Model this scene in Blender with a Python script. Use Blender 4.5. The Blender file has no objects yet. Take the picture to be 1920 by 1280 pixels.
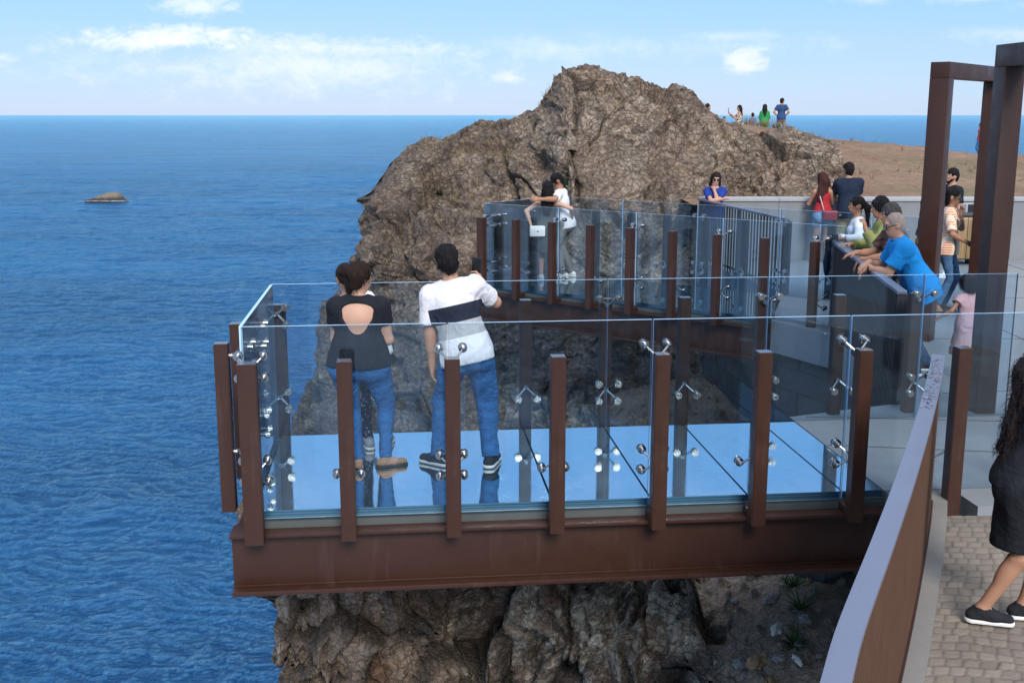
import bpy, bmesh, math, random
import numpy as np
from mathutils import Vector, Matrix
R = math.radians
rnd = random.Random(7)
SC = bpy.context.scene
COL = SC.collection

# ------------------------------------------------------------------ tagging
def tag(o, label=None, cat=None, group=None, kind=None):
    if label: o['label'] = label
    if cat: o['category'] = cat
    if group: o['group'] = group
    if kind: o['kind'] = kind
    return o

def empty(name, loc=(0, 0, 0), rz=0.0):
    o = bpy.data.objects.new(name, None)
    o.empty_display_size = 0.2
    o.location = loc
    o.rotation_euler = (0, 0, rz)
    COL.objects.link(o)
    return o

def link_mesh(name, me, mats, parent=None, smooth=True, autosmooth=None):
    o = bpy.data.objects.new(name, me)
    COL.objects.link(o)
    for m in (mats if isinstance(mats, (list, tuple)) else [mats]):
        me.materials.append(m)
    if smooth:
        me.polygons.foreach_set('use_smooth', [True] * len(me.polygons))
        if autosmooth:
            me.set_sharp_from_angle(angle=R(autosmooth))
    me.update()
    if parent: o.parent = parent
    return o

def np_mesh(name, V, F):
    """V (n,3), F (m,k) -> mesh"""
    me = bpy.data.meshes.new(name)
    V = np.asarray(V, np.float32); F = np.asarray(F, np.int32)
    n, m, k = len(V), len(F), F.shape[1]
    me.vertices.add(n); me.vertices.foreach_set('co', V.ravel())
    me.loops.add(m * k); me.loops.foreach_set('vertex_index', F.ravel())
    me.polygons.add(m)
    me.polygons.foreach_set('loop_start', np.arange(0, m * k, k, dtype=np.int32))
    me.polygons.foreach_set('loop_total', np.full(m, k, np.int32))
    me.update(calc_edges=True)
    me.validate()
    return me

class MB:
    """collects simple solids into one mesh"""
    def __init__(s): s.bm = bmesh.new()
    def box(s, lo, hi, mi=0, M=None):
        x0, y0, z0 = lo; x1, y1, z1 = hi
        vs = [s.bm.verts.new(p) for p in ((x0,y0,z0),(x1,y0,z0),(x1,y1,z0),(x0,y1,z0),(x0,y0,z1),(x1,y0,z1),(x1,y1,z1),(x0,y1,z1))]
        if M:
            for v in vs: v.co = M @ v.co
        for q in ((0,3,2,1),(4,5,6,7),(0,1,5,4),(1,2,6,5),(2,3,7,6),(3,0,4,7)):
            f = s.bm.faces.new([vs[i] for i in q]); f.material_index = mi
        return s
    def prism(s, pts, z0, z1, mi=0):
        b = [s.bm.verts.new((p[0], p[1], z0)) for p in pts]; t = [s.bm.verts.new((p[0], p[1], z1)) for p in pts]
        n = len(pts)
        fs = [s.bm.faces.new(list(reversed(b))), s.bm.faces.new(t)]
        for i in range(n):
            fs.append(s.bm.faces.new((b[i], b[(i+1) % n], t[(i+1) % n], t[i])))
        for f in fs: f.material_index = mi
        return s
    def tube(s, a, b, r1, r2=None, n=10, mi=0, cap=True):
        a = Vector(a); b = Vector(b); r2 = r1 if r2 is None else r2
        d = (b - a).normalized()
        u = d.orthogonal().normalized(); w = d.cross(u)
        A = [s.bm.verts.new(a + r1 * (math.cos(t) * u + math.sin(t) * w)) for t in [2*math.pi*i/n for i in range(n)]]
        B = [s.bm.verts.new(b + r2 * (math.cos(t) * u + math.sin(t) * w)) for t in [2*math.pi*i/n for i in range(n)]]
        for i in range(n):
            f = s.bm.faces.new((A[i], A[(i+1) % n], B[(i+1) % n], B[i])); f.material_index = mi; f.smooth = True
        if cap:
            s.bm.faces.new(list(reversed(A))).material_index = mi; s.bm.faces.new(B).material_index = mi
        return s
    def ball(s, c, r, mi=0, n=10, sc=(1, 1, 1)):
        M = Matrix.Translation(c) @ Matrix.Diagonal((sc[0], sc[1], sc[2], 1))
        g = bmesh.ops.create_uvsphere(s.bm, u_segments=n, v_segments=max(5, n*2//3), radius=r, matrix=M)
        for v in g['verts']:
            for f in v.link_faces: f.material_index = mi
        return s
    def sweep(s, path, prof, mi=0, closed=False):
        """path: list of (x,y,z); prof: list of (offset to the left, up)"""
        rows = []
        n = len(path)
        for i, p in enumerate(path):
            a = Vector(path[max(0, i-1)]); b = Vector(path[min(n-1, i+1)])
            t = (b - a); t.z = 0; t.normalize(); l = Vector((-t.y, t.x, 0))
            rows.append([s.bm.verts.new(Vector(p) + l * o + Vector((0, 0, h))) for o, h in prof])
        k = len(prof)
        for i in range(n - 1):
            for j in range(k):
                f = s.bm.faces.new((rows[i][j], rows[i+1][j], rows[i+1][(j+1) % k], rows[i][(j+1) % k])); f.material_index = mi
        s.bm.faces.new(rows[0]).material_index = mi; s.bm.faces.new(list(reversed(rows[-1]))).material_index = mi
        return s
    def build(s, name, mats, parent=None, bevel=0.0, smooth=False):
        bm = s.bm
        bmesh.ops.recalc_face_normals(bm, faces=bm.faces[:])
        if bevel > 0:
            es = [e for e in bm.edges if len(e.link_faces) == 2 and e.calc_face_angle(0) > R(40)]
            bmesh.ops.bevel(bm, geom=es, offset=bevel, segments=2, profile=0.6, affect='EDGES', clamp_overlap=True)
        me = bpy.data.meshes.new(name)
        bm.to_mesh(me); bm.free()
        return link_mesh(name, me, mats, parent, smooth=smooth or bevel > 0, autosmooth=35)

# ------------------------------------------------------------------ noise
def _hash(ix, iy, iz, s=0):
    h = (ix.astype(np.int64) * 374761393 + iy.astype(np.int64) * 668265263 + iz.astype(np.int64) * 2147483647 + s * 1274126177) & 0xffffffff
    h = ((h ^ (h >> 13)) * 1274126177) & 0xffffffff
    h = ((h ^ (h >> 16)) * 2246822519) & 0xffffffff
    return ((h ^ (h >> 15)) & 0xffffff).astype(np.float32) / 16777216.0

def vnoise(P, s=0):
    """value noise in -1..1"""
    P = np.asarray(P, np.float32)
    i = np.floor(P); f = P - i; f = f * f * (3 - 2 * f); i = i.astype(np.int64)
    out = 0
    for dx in (0, 1):
        wx = f[:, 0] if dx else 1 - f[:, 0]
        for dy in (0, 1):
            wy = f[:, 1] if dy else 1 - f[:, 1]
            for dz in (0, 1):
                wz = f[:, 2] if dz else 1 - f[:, 2]
                out = out + wx * wy * wz * _hash(i[:, 0]+dx, i[:, 1]+dy, i[:, 2]+dz, s)
    return out * 2 - 1

def fbm(P, oct=4, s=0, gain=0.5):
    P = np.asarray(P, np.float32); a = 1.0; out = 0; tot = 0
    for o in range(oct):
        out = out + a * vnoise(P * (2.03 ** o) + 17.3 * o, s + o); tot += a; a *= gain
    return out / tot

def worley(P, s=0):
    """F1, F2, random value of nearest cell"""
    P = np.asarray(P, np.float32)
    i = np.floor(P).astype(np.int64)
    n = len(P)
    f1 = np.full(n, 9.0, np.float32); f2 = np.full(n, 9.0, np.float32); cv = np.zeros(n, np.float32)
    for dx in (-1, 0, 1):
        for dy in (-1, 0, 1):
            for dz in (-1, 0, 1):
                a, b, c = i[:, 0]+dx, i[:, 1]+dy, i[:, 2]+dz
                q = np.stack([a + _hash(a, b, c, s), b + _hash(a, b, c, s+1), c + _hash(a, b, c, s+2)], 1)
                d = np.sqrt(((P - q) ** 2).sum(1))
                v = _hash(a, b, c, s+3)
                m = d < f1
                f2 = np.where(m, f1, np.minimum(f2, d)); cv = np.where(m, v, cv); f1 = np.where(m, d, f1)
    return f1, f2, cv

def facets(P, s=0):
    """nearest-cell tilted planes: sharp edged fractured facets"""
    P = np.asarray(P, np.float32); i = np.floor(P).astype(np.int64); n = len(P)
    f1 = np.full(n, 9.0, np.float32); f2 = f1.copy(); out = np.zeros(n, np.float32); cv = np.zeros(n, np.float32)
    for dx in (-1, 0, 1):
        for dy in (-1, 0, 1):
            for dz in (-1, 0, 1):
                a, b, c = i[:, 0]+dx, i[:, 1]+dy, i[:, 2]+dz
                q = P - np.stack([a + _hash(a, b, c, s), b + _hash(a, b, c, s+1), c + _hash(a, b, c, s+2)], 1)
                d = np.sqrt((q ** 2).sum(1))
                m = d < f1
                v = (q[:, 0]*(_hash(a,b,c,s+4)-.5) + q[:, 1]*(_hash(a,b,c,s+5)-.5) + q[:, 2]*(_hash(a,b,c,s+6)-.5))*2 + _hash(a,b,c,s+7) - .5
                f2 = np.where(m, f1, np.minimum(f2, d)); out = np.where(m, v, out); cv = np.where(m, _hash(a,b,c,s+3), cv); f1 = np.where(m, d, f1)
    return out, f2 - f1, cv

def sstep(a, b, x):
    t = np.clip((x - a) / (b - a), 0, 1); return t * t * (3 - 2 * t)

# ------------------------------------------------------------------ signed distance meshing
def surfnets(D, org, h):
    S = D < 0
    c = [S[i:S.shape[0]-1+i, j:S.shape[1]-1+j, k:S.shape[2]-1+k] for i in (0,1) for j in (0,1) for k in (0,1)]
    any_ = np.logical_or.reduce(c); all_ = np.logical_and.reduce(c)
    act = any_ & ~all_
    idx = np.argwhere(act)
    if len(idx) == 0: return np.zeros((0,3)), np.zeros((0,4), int)
    vid = np.full(act.shape, -1, np.int32); vid[act] = np.arange(len(idx))
    corner = {}
    for i in (0,1):
        for j in (0,1):
            for k in (0,1):
                corner[(i,j,k)] = D[idx[:,0]+i, idx[:,1]+j, idx[:,2]+k]
    acc = np.zeros((len(idx), 3)); cnt = np.zeros(len(idx))
    for a in corner:
        for ax in range(3):
            if a[ax] == 0:
                b = list(a); b[ax] = 1; b = tuple(b)
                da, db = corner[a], corner[b]
                m = (da < 0) != (db < 0)
                t = np.where(m, da / np.where(m, da - db, 1), 0)
                p = np.array(a, float)[None].repeat(len(idx), 0); p[:, ax] = t
                acc += p * m[:, None]; cnt += m
    V = (idx + acc / cnt[:, None]) * h + org
    F = []
    for ax in range(3):
        sl0 = [slice(None)]*3; sl1 = [slice(None)]*3
        sl0[ax] = slice(0, -1); sl1[ax] = slice(1, None)
        a, b = S[tuple(sl0)], S[tuple(sl1)]
        e = np.argwhere(a != b)
        o1, o2 = (ax+1) % 3, (ax+2) % 3
        ok = (e[:, o1] > 0) & (e[:, o2] > 0) & (e[:, o1] < D.shape[o1]-1) & (e[:, o2] < D.shape[o2]-1)
        e = e[ok]
        def at(d1, d2):
            q = e.copy(); q[:, o1] += d1; q[:, o2] += d2
            return vid[q[:,0], q[:,1], q[:,2]]
        q = np.stack([at(-1,-1), at(0,-1), at(0,0), at(-1,0)], 1)
        inside = S[e[:,0], e[:,1], e[:,2]]
        q = np.where(inside[:, None], q, q[:, ::-1])
        F.append(q)
    F = np.concatenate(F)
    return V, F[(F >= 0).all(1)]

def smin(a, b, k):
    if k <= 0: return np.minimum(a, b)
    h = np.maximum(k - np.abs(a - b), 0) / k
    return np.minimum(a, b) - h * h * k * 0.25
def smax(a, b, k): return -smin(-a, -b, k)

class Prim:
    """t: 'rc' round cone a->b, 'el' ellipsoid.  k blend, cut: list of (point, normal) half spaces kept where dot<0"""
    def __init__(s, t, k=0.02, **kw): s.t = t; s.k = k; s.__dict__.update(kw)
def rc(a, b, r1, r2=None, k=0.02, flat=None, cut=(), g=0):
    return Prim('rc', k, a=np.array(a, float), b=np.array(b, float), r1=r1, r2=r1 if r2 is None else r2, flat=flat, cut=cut, g=g)
def el(c, r, ax=None, k=0.02, cut=(), g=0):
    return Prim('el', k, c=np.array(c, float), r=np.array(r, float), ax=np.eye(3) if ax is None else np.array(ax, float), cut=cut, g=g)
def inflate(p, d):
    import copy
    q = copy.copy(p)
    if p.t == 'rc': q.r1 = p.r1 + d; q.r2 = p.r2 + d
    else: q.r = p.r + d
    return q

def pd(p, P):
    if p.t == 'rc':
        q = P - p.a; ba = p.b - p.a
        if p.flat is not None:
            n, f = p.flat
            q = q + np.outer(q @ n, n) * (1 / f - 1); ba = ba + n * (ba @ n) * (1 / f - 1)
        L = max(ba @ ba, 1e-9)
        t = np.clip(q @ ba / L, 0, 1)
        d = np.sqrt(((q - t[:, None] * ba) ** 2).sum(1)) - (p.r1 + (p.r2 - p.r1) * t)
        if p.flat is not None: d = d * (0.5 + 0.5 * p.flat[1])
    else:
        q = (P - p.c) @ p.ax.T
        k0 = np.sqrt(((q / p.r) ** 2).sum(1)); k1 = np.sqrt(((q / p.r ** 2) ** 2).sum(1)) + 1e-9
        d = k0 * (k0 - 1) / k1
        near = k0 < 0.2
        if near.any(): d = np.where(near, -p.r.min() * 0.8, d)
    for c, n in p.cut: d = np.maximum(d, (P - c) @ n)
    return d

def bounds(prims):
    lo = np.full(3, 1e9); hi = -lo
    for p in prims:
        if p.t == 'rc':
            r = max(p.r1, p.r2); a, b = np.minimum(p.a, p.b) - r, np.maximum(p.a, p.b) + r
        else:
            r = p.r.max(); a, b = p.c - r, p.c + r
        lo = np.minimum(lo, a); hi = np.maximum(hi, b)
    return lo, hi

def sdf_mesh(prims, h, sub=(), cuts=(), noise=None, B=12):
    """blocky sparse evaluation. sub: prims taken away, cuts: half spaces, noise: f(P)->offset"""
    lo, hi = bounds(prims); lo = lo - 3*h; hi = hi + 3*h
    nb = np.ceil((hi - lo) / (h * B)).astype(int)
    D = np.ones(nb * B, np.float32)
    g = np.arange(B) * h
    G = np.stack(np.meshgrid(g, g, g, indexing='ij'), -1).reshape(-1, 3)
    cc = np.stack(np.meshgrid(*[np.arange(n) for n in nb], indexing='ij'), -1).reshape(-1, 3)
    C = lo + (cc + 0.5) * h * B
    rad = 0.87 * h * B + 0.012
    dp = np.stack([pd(p, C) for p in prims], 1)
    dmin = dp.min(1)
    for b in range(len(C)):
        i, j, k = cc[b] * B
        if dmin[b] > rad * 1.25 + 0.03: continue
        if dmin[b] < -rad * 1.6 - 0.02 and not len(sub) and not len(cuts):
            D[i:i+B, j:j+B, k:k+B] = -1; continue
        P = lo + cc[b] * h * B + G
        d = None
        for q in np.argsort(dp[b]):
            if dp[b][q] > dmin[b] + 2.6 * rad + 0.06: break
            v = pd(prims[q], P)
            d = v if d is None else smin(d, v, prims[q].k)
        if noise is not None: d = d + noise(P)
        for q in sub: d = smax(d, -pd(q, P), q.k)
        for c, n in cuts: d = np.maximum(d, (P - c) @ n)
        D[i:i+B, j:j+B, k:k+B] = d.reshape(B, B, B)
    V, F = surfnets(D, lo, h)
    return V, F

def relax(V, F, it=1, lam=0.5):
    for _ in range(it):
        acc = np.zeros_like(V); cnt = np.zeros(len(V))
        for a in range(4):
            for b in (1, 3):
                np.add.at(acc, F[:, a], V[F[:, (a+b) % 4]]); np.add.at(cnt, F[:, a], 1)
        V = V + lam * (acc / np.maximum(cnt, 1)[:, None] - V)
    return V

def subdivide(V, F):
    E = np.concatenate([F[:, [0,1]], F[:, [1,2]], F[:, [2,3]], F[:, [3,0]]]); Es = np.sort(E, 1)
    key = Es[:, 0].astype(np.int64) * (len(V) + 1) + Es[:, 1]
    u, first, inv = np.unique(key, return_index=True, return_inverse=True)
    ev = (V[Es[first, 0]] + V[Es[first, 1]]) / 2
    fv = V[F].mean(1)
    m = len(F); ne = len(u)
    e = inv.reshape(4, m).T + len(V); c = np.arange(m) + len(V) + ne
    NF = np.concatenate([np.stack([F[:, i], e[:, i], c, e[:, (i+3) % 4]], 1) for i in range(4)])
    return np.concatenate([V, ev, fv]), NF

def normals(V, F):
    n = np.cross(V[F[:, 2]] - V[F[:, 0]], V[F[:, 3]] - V[F[:, 1]])
    N = np.zeros_like(V)
    for a in range(4): np.add.at(N, F[:, a], n)
    return N / (np.linalg.norm(N, axis=1, keepdims=True) + 1e-9)

def add_attr(me, name, vals):
    a = me.attributes.new(name, 'FLOAT', 'POINT'); a.data.foreach_set('value', np.asarray(vals, np.float32))

# ------------------------------------------------------------------ materials
class NT:
    def __init__(s, name):
        s.m = bpy.data.materials.new(name); s.m.use_nodes = True
        s.t = s.m.node_tree; s.t.nodes.clear()
        s.out = s.t.nodes.new('ShaderNodeOutputMaterial')
    def n(s, typ, **kw):
        nd = s.t.nodes.new('ShaderNode' + typ)
        for k, v in kw.items():
            if k.startswith('i_'):
                key = k[2:]; key = int(key) if key.isdigit() else key.replace('_', ' ')
                s.set(nd.inputs[key], v)
            else: setattr(nd, k, v)
        return nd
    def set(s, inp, v):
        if hasattr(v, 'is_output') or isinstance(v, bpy.types.NodeSocket): s.t.links.new(v, inp)
        elif isinstance(v, (tuple, list)) and len(v) == 3 and inp.type == 'RGBA': inp.default_value = (*v, 1)
        else: inp.default_value = v
    def obj(s): return s.n('TexCoord').outputs['Object']
    def geo(s): return s.n('NewGeometry').outputs['Position']
    def map(s, v, scale=(1,1,1), rot=(0,0,0)): return s.n('Mapping', i_Vector=v, i_Scale=scale, i_Rotation=rot).outputs[0]
    def noise(s, v, sc=5, det=4, rough=.55, dist=0, out='Fac'):
        return s.n('TexNoise', i_Vector=v, i_Scale=sc, i_Detail=det, i_Roughness=rough, i_Distortion=dist).outputs[out]
    def vor(s, v, sc=5, feature='F1', out='Distance', rand=1): return s.n('TexVoronoi', feature=feature, i_Vector=v, i_Scale=sc, i_Randomness=rand).outputs[out]
    def ramp(s, f, stops, interp='LINEAR'):
        r = s.n('ValToRGB', i_Fac=f); cr = r.color_ramp; cr.interpolation = interp
        while len(cr.elements) < len(stops): cr.elements.new(.5)
        for e, (p, c) in zip(cr.elements, stops):
            e.position = p; e.color = (*c, 1) if isinstance(c, (tuple, list)) else (c, c, c, 1)
        return r.outputs[0]
    def mix(s, f, a, b, typ='MIX'):
        m = s.n('Mix', data_type='RGBA', blend_type=typ)
        s.set(m.inputs[0], f); s.set(m.inputs[6], a); s.set(m.inputs[7], b); return m.outputs[2]
    def math(s, op, a, b=0.0, c=0.0):
        m = s.n('Math', operation=op); s.set(m.inputs[0], a); s.set(m.inputs[1], b); s.set(m.inputs[2], c); return m.outputs[0]
    def bump(s, h, strength=.5, dist=.02, normal=None):
        b = s.n('Bump', i_Height=h, i_Strength=strength, i_Distance=dist)
        if normal is not None: s.set(b.inputs['Normal'], normal)
        return b.outputs[0]
    def attr(s, name, out='Fac'): return s.n('Attribute', attribute_name=name).outputs[out]
    def pbr(s, col, rough=.6, metal=0, normal=None, spec=.5, **kw):
        b = s.n('BsdfPrincipled')
        s.set(b.inputs['Base Color'], col); s.set(b.inputs['Roughness'], rough); s.set(b.inputs['Metallic'], metal)
        s.set(b.inputs['Specular IOR Level'], spec)
        if normal is not None: s.set(b.inputs['Normal'], normal)
        for k, v in kw.items(): s.set(b.inputs[k.replace('_', ' ')], v)
        s.t.links.new(b.outputs[0], s.out.inputs[0]); return s.m

def m_steel():
    n = NT('brown_steel'); p = n.obj()
    big = n.noise(p, 1.3, 3); fine = n.noise(p, 90, 3, .6)
    c = n.mix(big, (.036,.0130,.0075), (.050,.0185,.0105))
    c = n.mix(n.ramp(n.noise(n.map(p, (6,6,.7)), 2.0, 4), [(.6,0.),(.78,.45)]), c, (.085,.05,.04))
    c = n.mix(n.ramp(n.noise(n.map(p, (14,14,1.1)), 1.4, 5, .7), [(.55,0.),(.75,.35)]), c, (.030,.014,.010)); c = n.mix(n.ramp(n.noise(p, 33, 5, .7), [(.63,0.),(.72,.4)]), c, (.12,.06,.035))
    return n.pbr(c, n.ramp(n.noise(p, 5, 5, .65), [(.3,.34),(.7,.58)]), normal=n.bump(fine, .10, .002), spec=.38)
def m_cap():
    n = NT('post_cap_steel'); return n.pbr((.09,.075,.07), .16, normal=n.bump(n.noise(n.obj(), 60, 3), .08, .002), spec=1.0)
def m_glass():
    n = NT('glass'); p = n.obj()
    fr = n.n('Fresnel', i_IOR=1.45).outputs[0]
    smudge = n.ramp(n.noise(p, 3.5, 5, .6), [(.45,0.),(.75,.012)])
    f = n.math('ADD', n.math('MULTIPLY', fr, .9), smudge)
    tr = n.n('BsdfTransparent', i_Color=(.870,.930,.970)).outputs[0]
    gl = n.n('BsdfGlossy', i_Color=(.85,.93,1), i_Roughness=.015).outputs[0]
    ms = n.n('MixShader'); n.set(ms.inputs[0], f); n.set(ms.inputs[1], tr); n.set(ms.inputs[2], gl)
    dust = n.ramp(n.math('MULTIPLY', n.noise(p, 2.2, 6, .68), n.noise(n.map(p, (1,1,.35)), 26, 4, .7)), [(.24,.0),(.46,.010)])
    d2_ = n.n('MixShader'); n.set(d2_.inputs[0], dust); n.set(d2_.inputs[1], ms.outputs[0]); n.set(d2_.inputs[2], n.n('BsdfDiffuse', i_Color=(.55,.60,.64)).outputs[0])
    n.t.links.new(d2_.outputs[0], n.out.inputs[0]); return n.m
def m_glass_edge():
    n = NT('glass_edge')
    return n.pbr((.45,.66,.84), .25)
def m_floor_glass():
    n = NT('floor_glass'); p = n.obj()
    dirt = n.ramp(n.noise(p, 4, 6, .7), [(.35,.012),(.7,.12)])
    gl = n.n('BsdfGlossy', i_Color=(.95,.985,.95), i_Roughness=dirt, i_Normal=n.bump(n.noise(p, 1.6, 3), .05, .02)).outputs[0]
    df = n.n('BsdfDiffuse', i_Color=n.mix(n.noise(p, 2.2, 6, .7), (.05,.12,.16), (.09,.17,.21))).outputs[0]
    lw = n.n('LayerWeight', i_Blend=.5).outputs['Facing']
    f = n.math('SUBTRACT', n.ramp(lw, [(0.,.12),(.40,.5),(.68,.93)]), n.ramp(n.noise(p, 9, 6, .72, .8), [(.52,0.),(.75,.16)]))
    ms = n.n('MixShader'); n.set(ms.inputs[0], f); n.set(ms.inputs[1], df); n.set(ms.inputs[2], gl)
    n.t.links.new(ms.outputs[0], n.out.inputs[0]); return n.m
def m_floor_edge():
    n = NT('floor_glass_edge'); z = n.n('SeparateXYZ', i_0=n.obj()).outputs[2]
    st = n.math('FRACT', n.math('MULTIPLY', z, 55.0))
    return n.pbr(n.mix(n.ramp(st, [(.35,0.),(.45,1.)]), (.03,.09,.13), (.10,.22,.30)), .25)
def m_chrome():
    n = NT('polished_steel'); return n.pbr(n.mix(n.noise(n.obj(), 60, 4), (.36,.355,.35), (.47,.46,.45)), n.ramp(n.noise(n.obj(), 90, 3), [(.3,.16),(.7,.32)]), 1.0)
def m_simple(name, col, rough=.6, metal=0., var=.25, sc=6, bump=0., bsc=80, spec=.5):
    n = NT(name); p = n.obj()
    c = n.mix(n.noise(p, sc, 5, .6), tuple(x*(1-var) for x in col), tuple(min(1, x*(1+var)) for x in col))
    return n.pbr(c, rough, metal, n.bump(n.noise(p, bsc, 4, .6), bump, .004) if bump else None, spec)
def m_concrete(name, col, joints=None):
    n = NT(name); p = n.geo()
    a = n.noise(p, .9, 5, .6); b = n.noise(p, 14, 5, .65)
    c = n.mix(a, tuple(x*.78 for x in col), tuple(x*1.18 for x in col))
    c = n.mix(n.ramp(b, [(.35,.0),(.7,.3)]), c, tuple(x*.7 for x in col))
    st = n.ramp(n.noise(n.map(p, (1,1,.25)), 1.7, 5, .6), [(.58,0.),(.72,.35)])
    c = n.mix(st, c, tuple(x*.55 for x in col))
    return n.pbr(c, .75, normal=n.bump(n.noise(p, 60, 4, .7), .25, .004), spec=.3)
STEEL = m_steel(); GLASS = m_glass(); GEDGE = m_glass_edge(); FLOORG = m_floor_glass(); FEDGE = m_floor_edge(); CHROME = m_chrome()
CONC = m_concrete('deck_concrete', (.235,.25,.26)); WALLC = m_concrete('wall_concrete', (.225,.235,.245)); COPING = m_concrete('coping_concrete', (.36,.37,.375))
RAILM = m_simple('rail_plate', (.20,.215,.275), .38, .35, .10, 3, .05)
SLATM = m_simple('corten_slats', (.105,.052,.030), .5, 0, .3, 4, .2)
DSLAT = m_simple('dark_slats', (.035,.030,.030), .45, 0, .2, 4)
PALESLAT = m_simple('grey_bars', (.022,.028,.04), .4, .0, .2, 4)
AL = R(5.7302)
d2 = Vector((math.cos(AL), math.sin(AL))); d1 = Vector((-math.sin(AL), math.cos(AL)))
def Aw(a, b): v = d2 * a + d1 * b; return (v.x, v.y)
BE = R(-38.87)
e2 = Vector((math.cos(BE), math.sin(BE))); e1 = Vector((-math.sin(BE), math.cos(BE)))
def Bw(a, b): v = e2 * a + e1 * b; return (v.x, v.y)

# ---------------------------------------------------------------- skywalks
def fitting(up, dn, mid=None):
    """spider fitting: hub on the post, arms to round clamps on the pane. local: pane at y=0, post towards -y"""
    m = MB(); hub = Vector((0, -.115, 0))
    m.tube((0, -.155, 0), (0, -.10, 0), .016, n=10); m.ball(hub, .02, n=8)
    for s in (-1, 1):
        for on, z in ((up, 1), (dn, -1)):
            if not on: continue
            e = Vector((s*.082, -.055, z*.075))
            m.tube(hub, e, .0085, n=8)
            m.ball(e, .017, n=8); m.tube(e, (e.x, -.026, e.z), .013, .02, n=12)
            m.tube((e.x, -.028, e.z), (e.x, -.010, e.z), .031, n=16); m.tube((e.x, -.012, e.z), (e.x, .03, e.z), .022, n=16); m.tube((e.x, .010, e.z), (e.x, .022, e.z), .031, n=16)
    bm = m.bm; bmesh.ops.recalc_face_normals(bm, faces=bm.faces[:])
    me = bpy.data.meshes.new('spider_fitting'); bm.to_mesh(me); bm.free(); me.materials.append(CHROME); me.set_sharp_from_angle(angle=R(35))
    return me
FIT = {k: fitting(*k) for k in ((1,0),(1,1),(0,1))}
def post_mesh(w, z0, z1, dep=.10):
    m = MB(); m.box((-w/2, -.25, z0), (w/2, -.25+dep, z1)); 
    bm = m.bm; es = [e for e in bm.edges]; bmesh.ops.bevel(bm, geom=es, offset=.005, segments=2, affect='EDGES')
    me = bpy.data.meshes.new('post'); bmesh.ops.recalc_face_normals(bm, faces=bm.faces[:]); bm.to_mesh(me); bm.free(); me.materials.append(STEEL)
    me.polygons.foreach_set('use_smooth', [True]*len(me.polygons)); me.set_sharp_from_angle(angle=R(40)); return me
POST = post_mesh(.10, -.14, 1.09); POSTW = post_mesh(.125, -.145, 1.085); POSTD = post_mesh(.10, .002, 1.085)
CAPM = m_cap()
def cap_mesh(w, z):
    m = MB(); m.box((-w/2 + .004, -.246, z + .0005), (w/2 - .004, -.154, z + .004)); bm = m.bm; bmesh.ops.recalc_face_normals(bm, faces=bm.faces[:])
    me = bpy.data.meshes.new('post_cap'); bm.to_mesh(me); bm.free(); me.materials.append(CAPM); return me
CAP = cap_mesh(.10, 1.09); CAPW = cap_mesh(.125, 1.085)
def inst(name, me, parent, loc, rz=0):
    o = bpy.data.objects.new(name, me); COL.objects.link(o); o.parent = parent; o.location = loc; o.rotation_euler = (0, 0, rz); return o

def pane(parent, p, q, z0=-.045, z1=1.29, t=.022):
    """glass pane from p to q (local xy); 6 mm open joint at both ends"""
    p = Vector(p); q = Vector(q); d = (q-p).normalized(); n = Vector((-d.y, d.x)); p = p + d*.006; q = q - d*.006
    L = (q-p).length
    m = MB(); M = Matrix.Translation((p.x, p.y, 0)) @ Matrix.Rotation(math.atan2(d.y, d.x), 4, 'Z')
    m.box((0, -t/2, z0), (L, t/2, z1), 0, M)
    for i, f in enumerate(m.bm.faces): f.material_index = 0 if i in (2, 4) else 1
    return m.build('glass_pane', [GLASS, GEDGE], parent)

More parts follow.
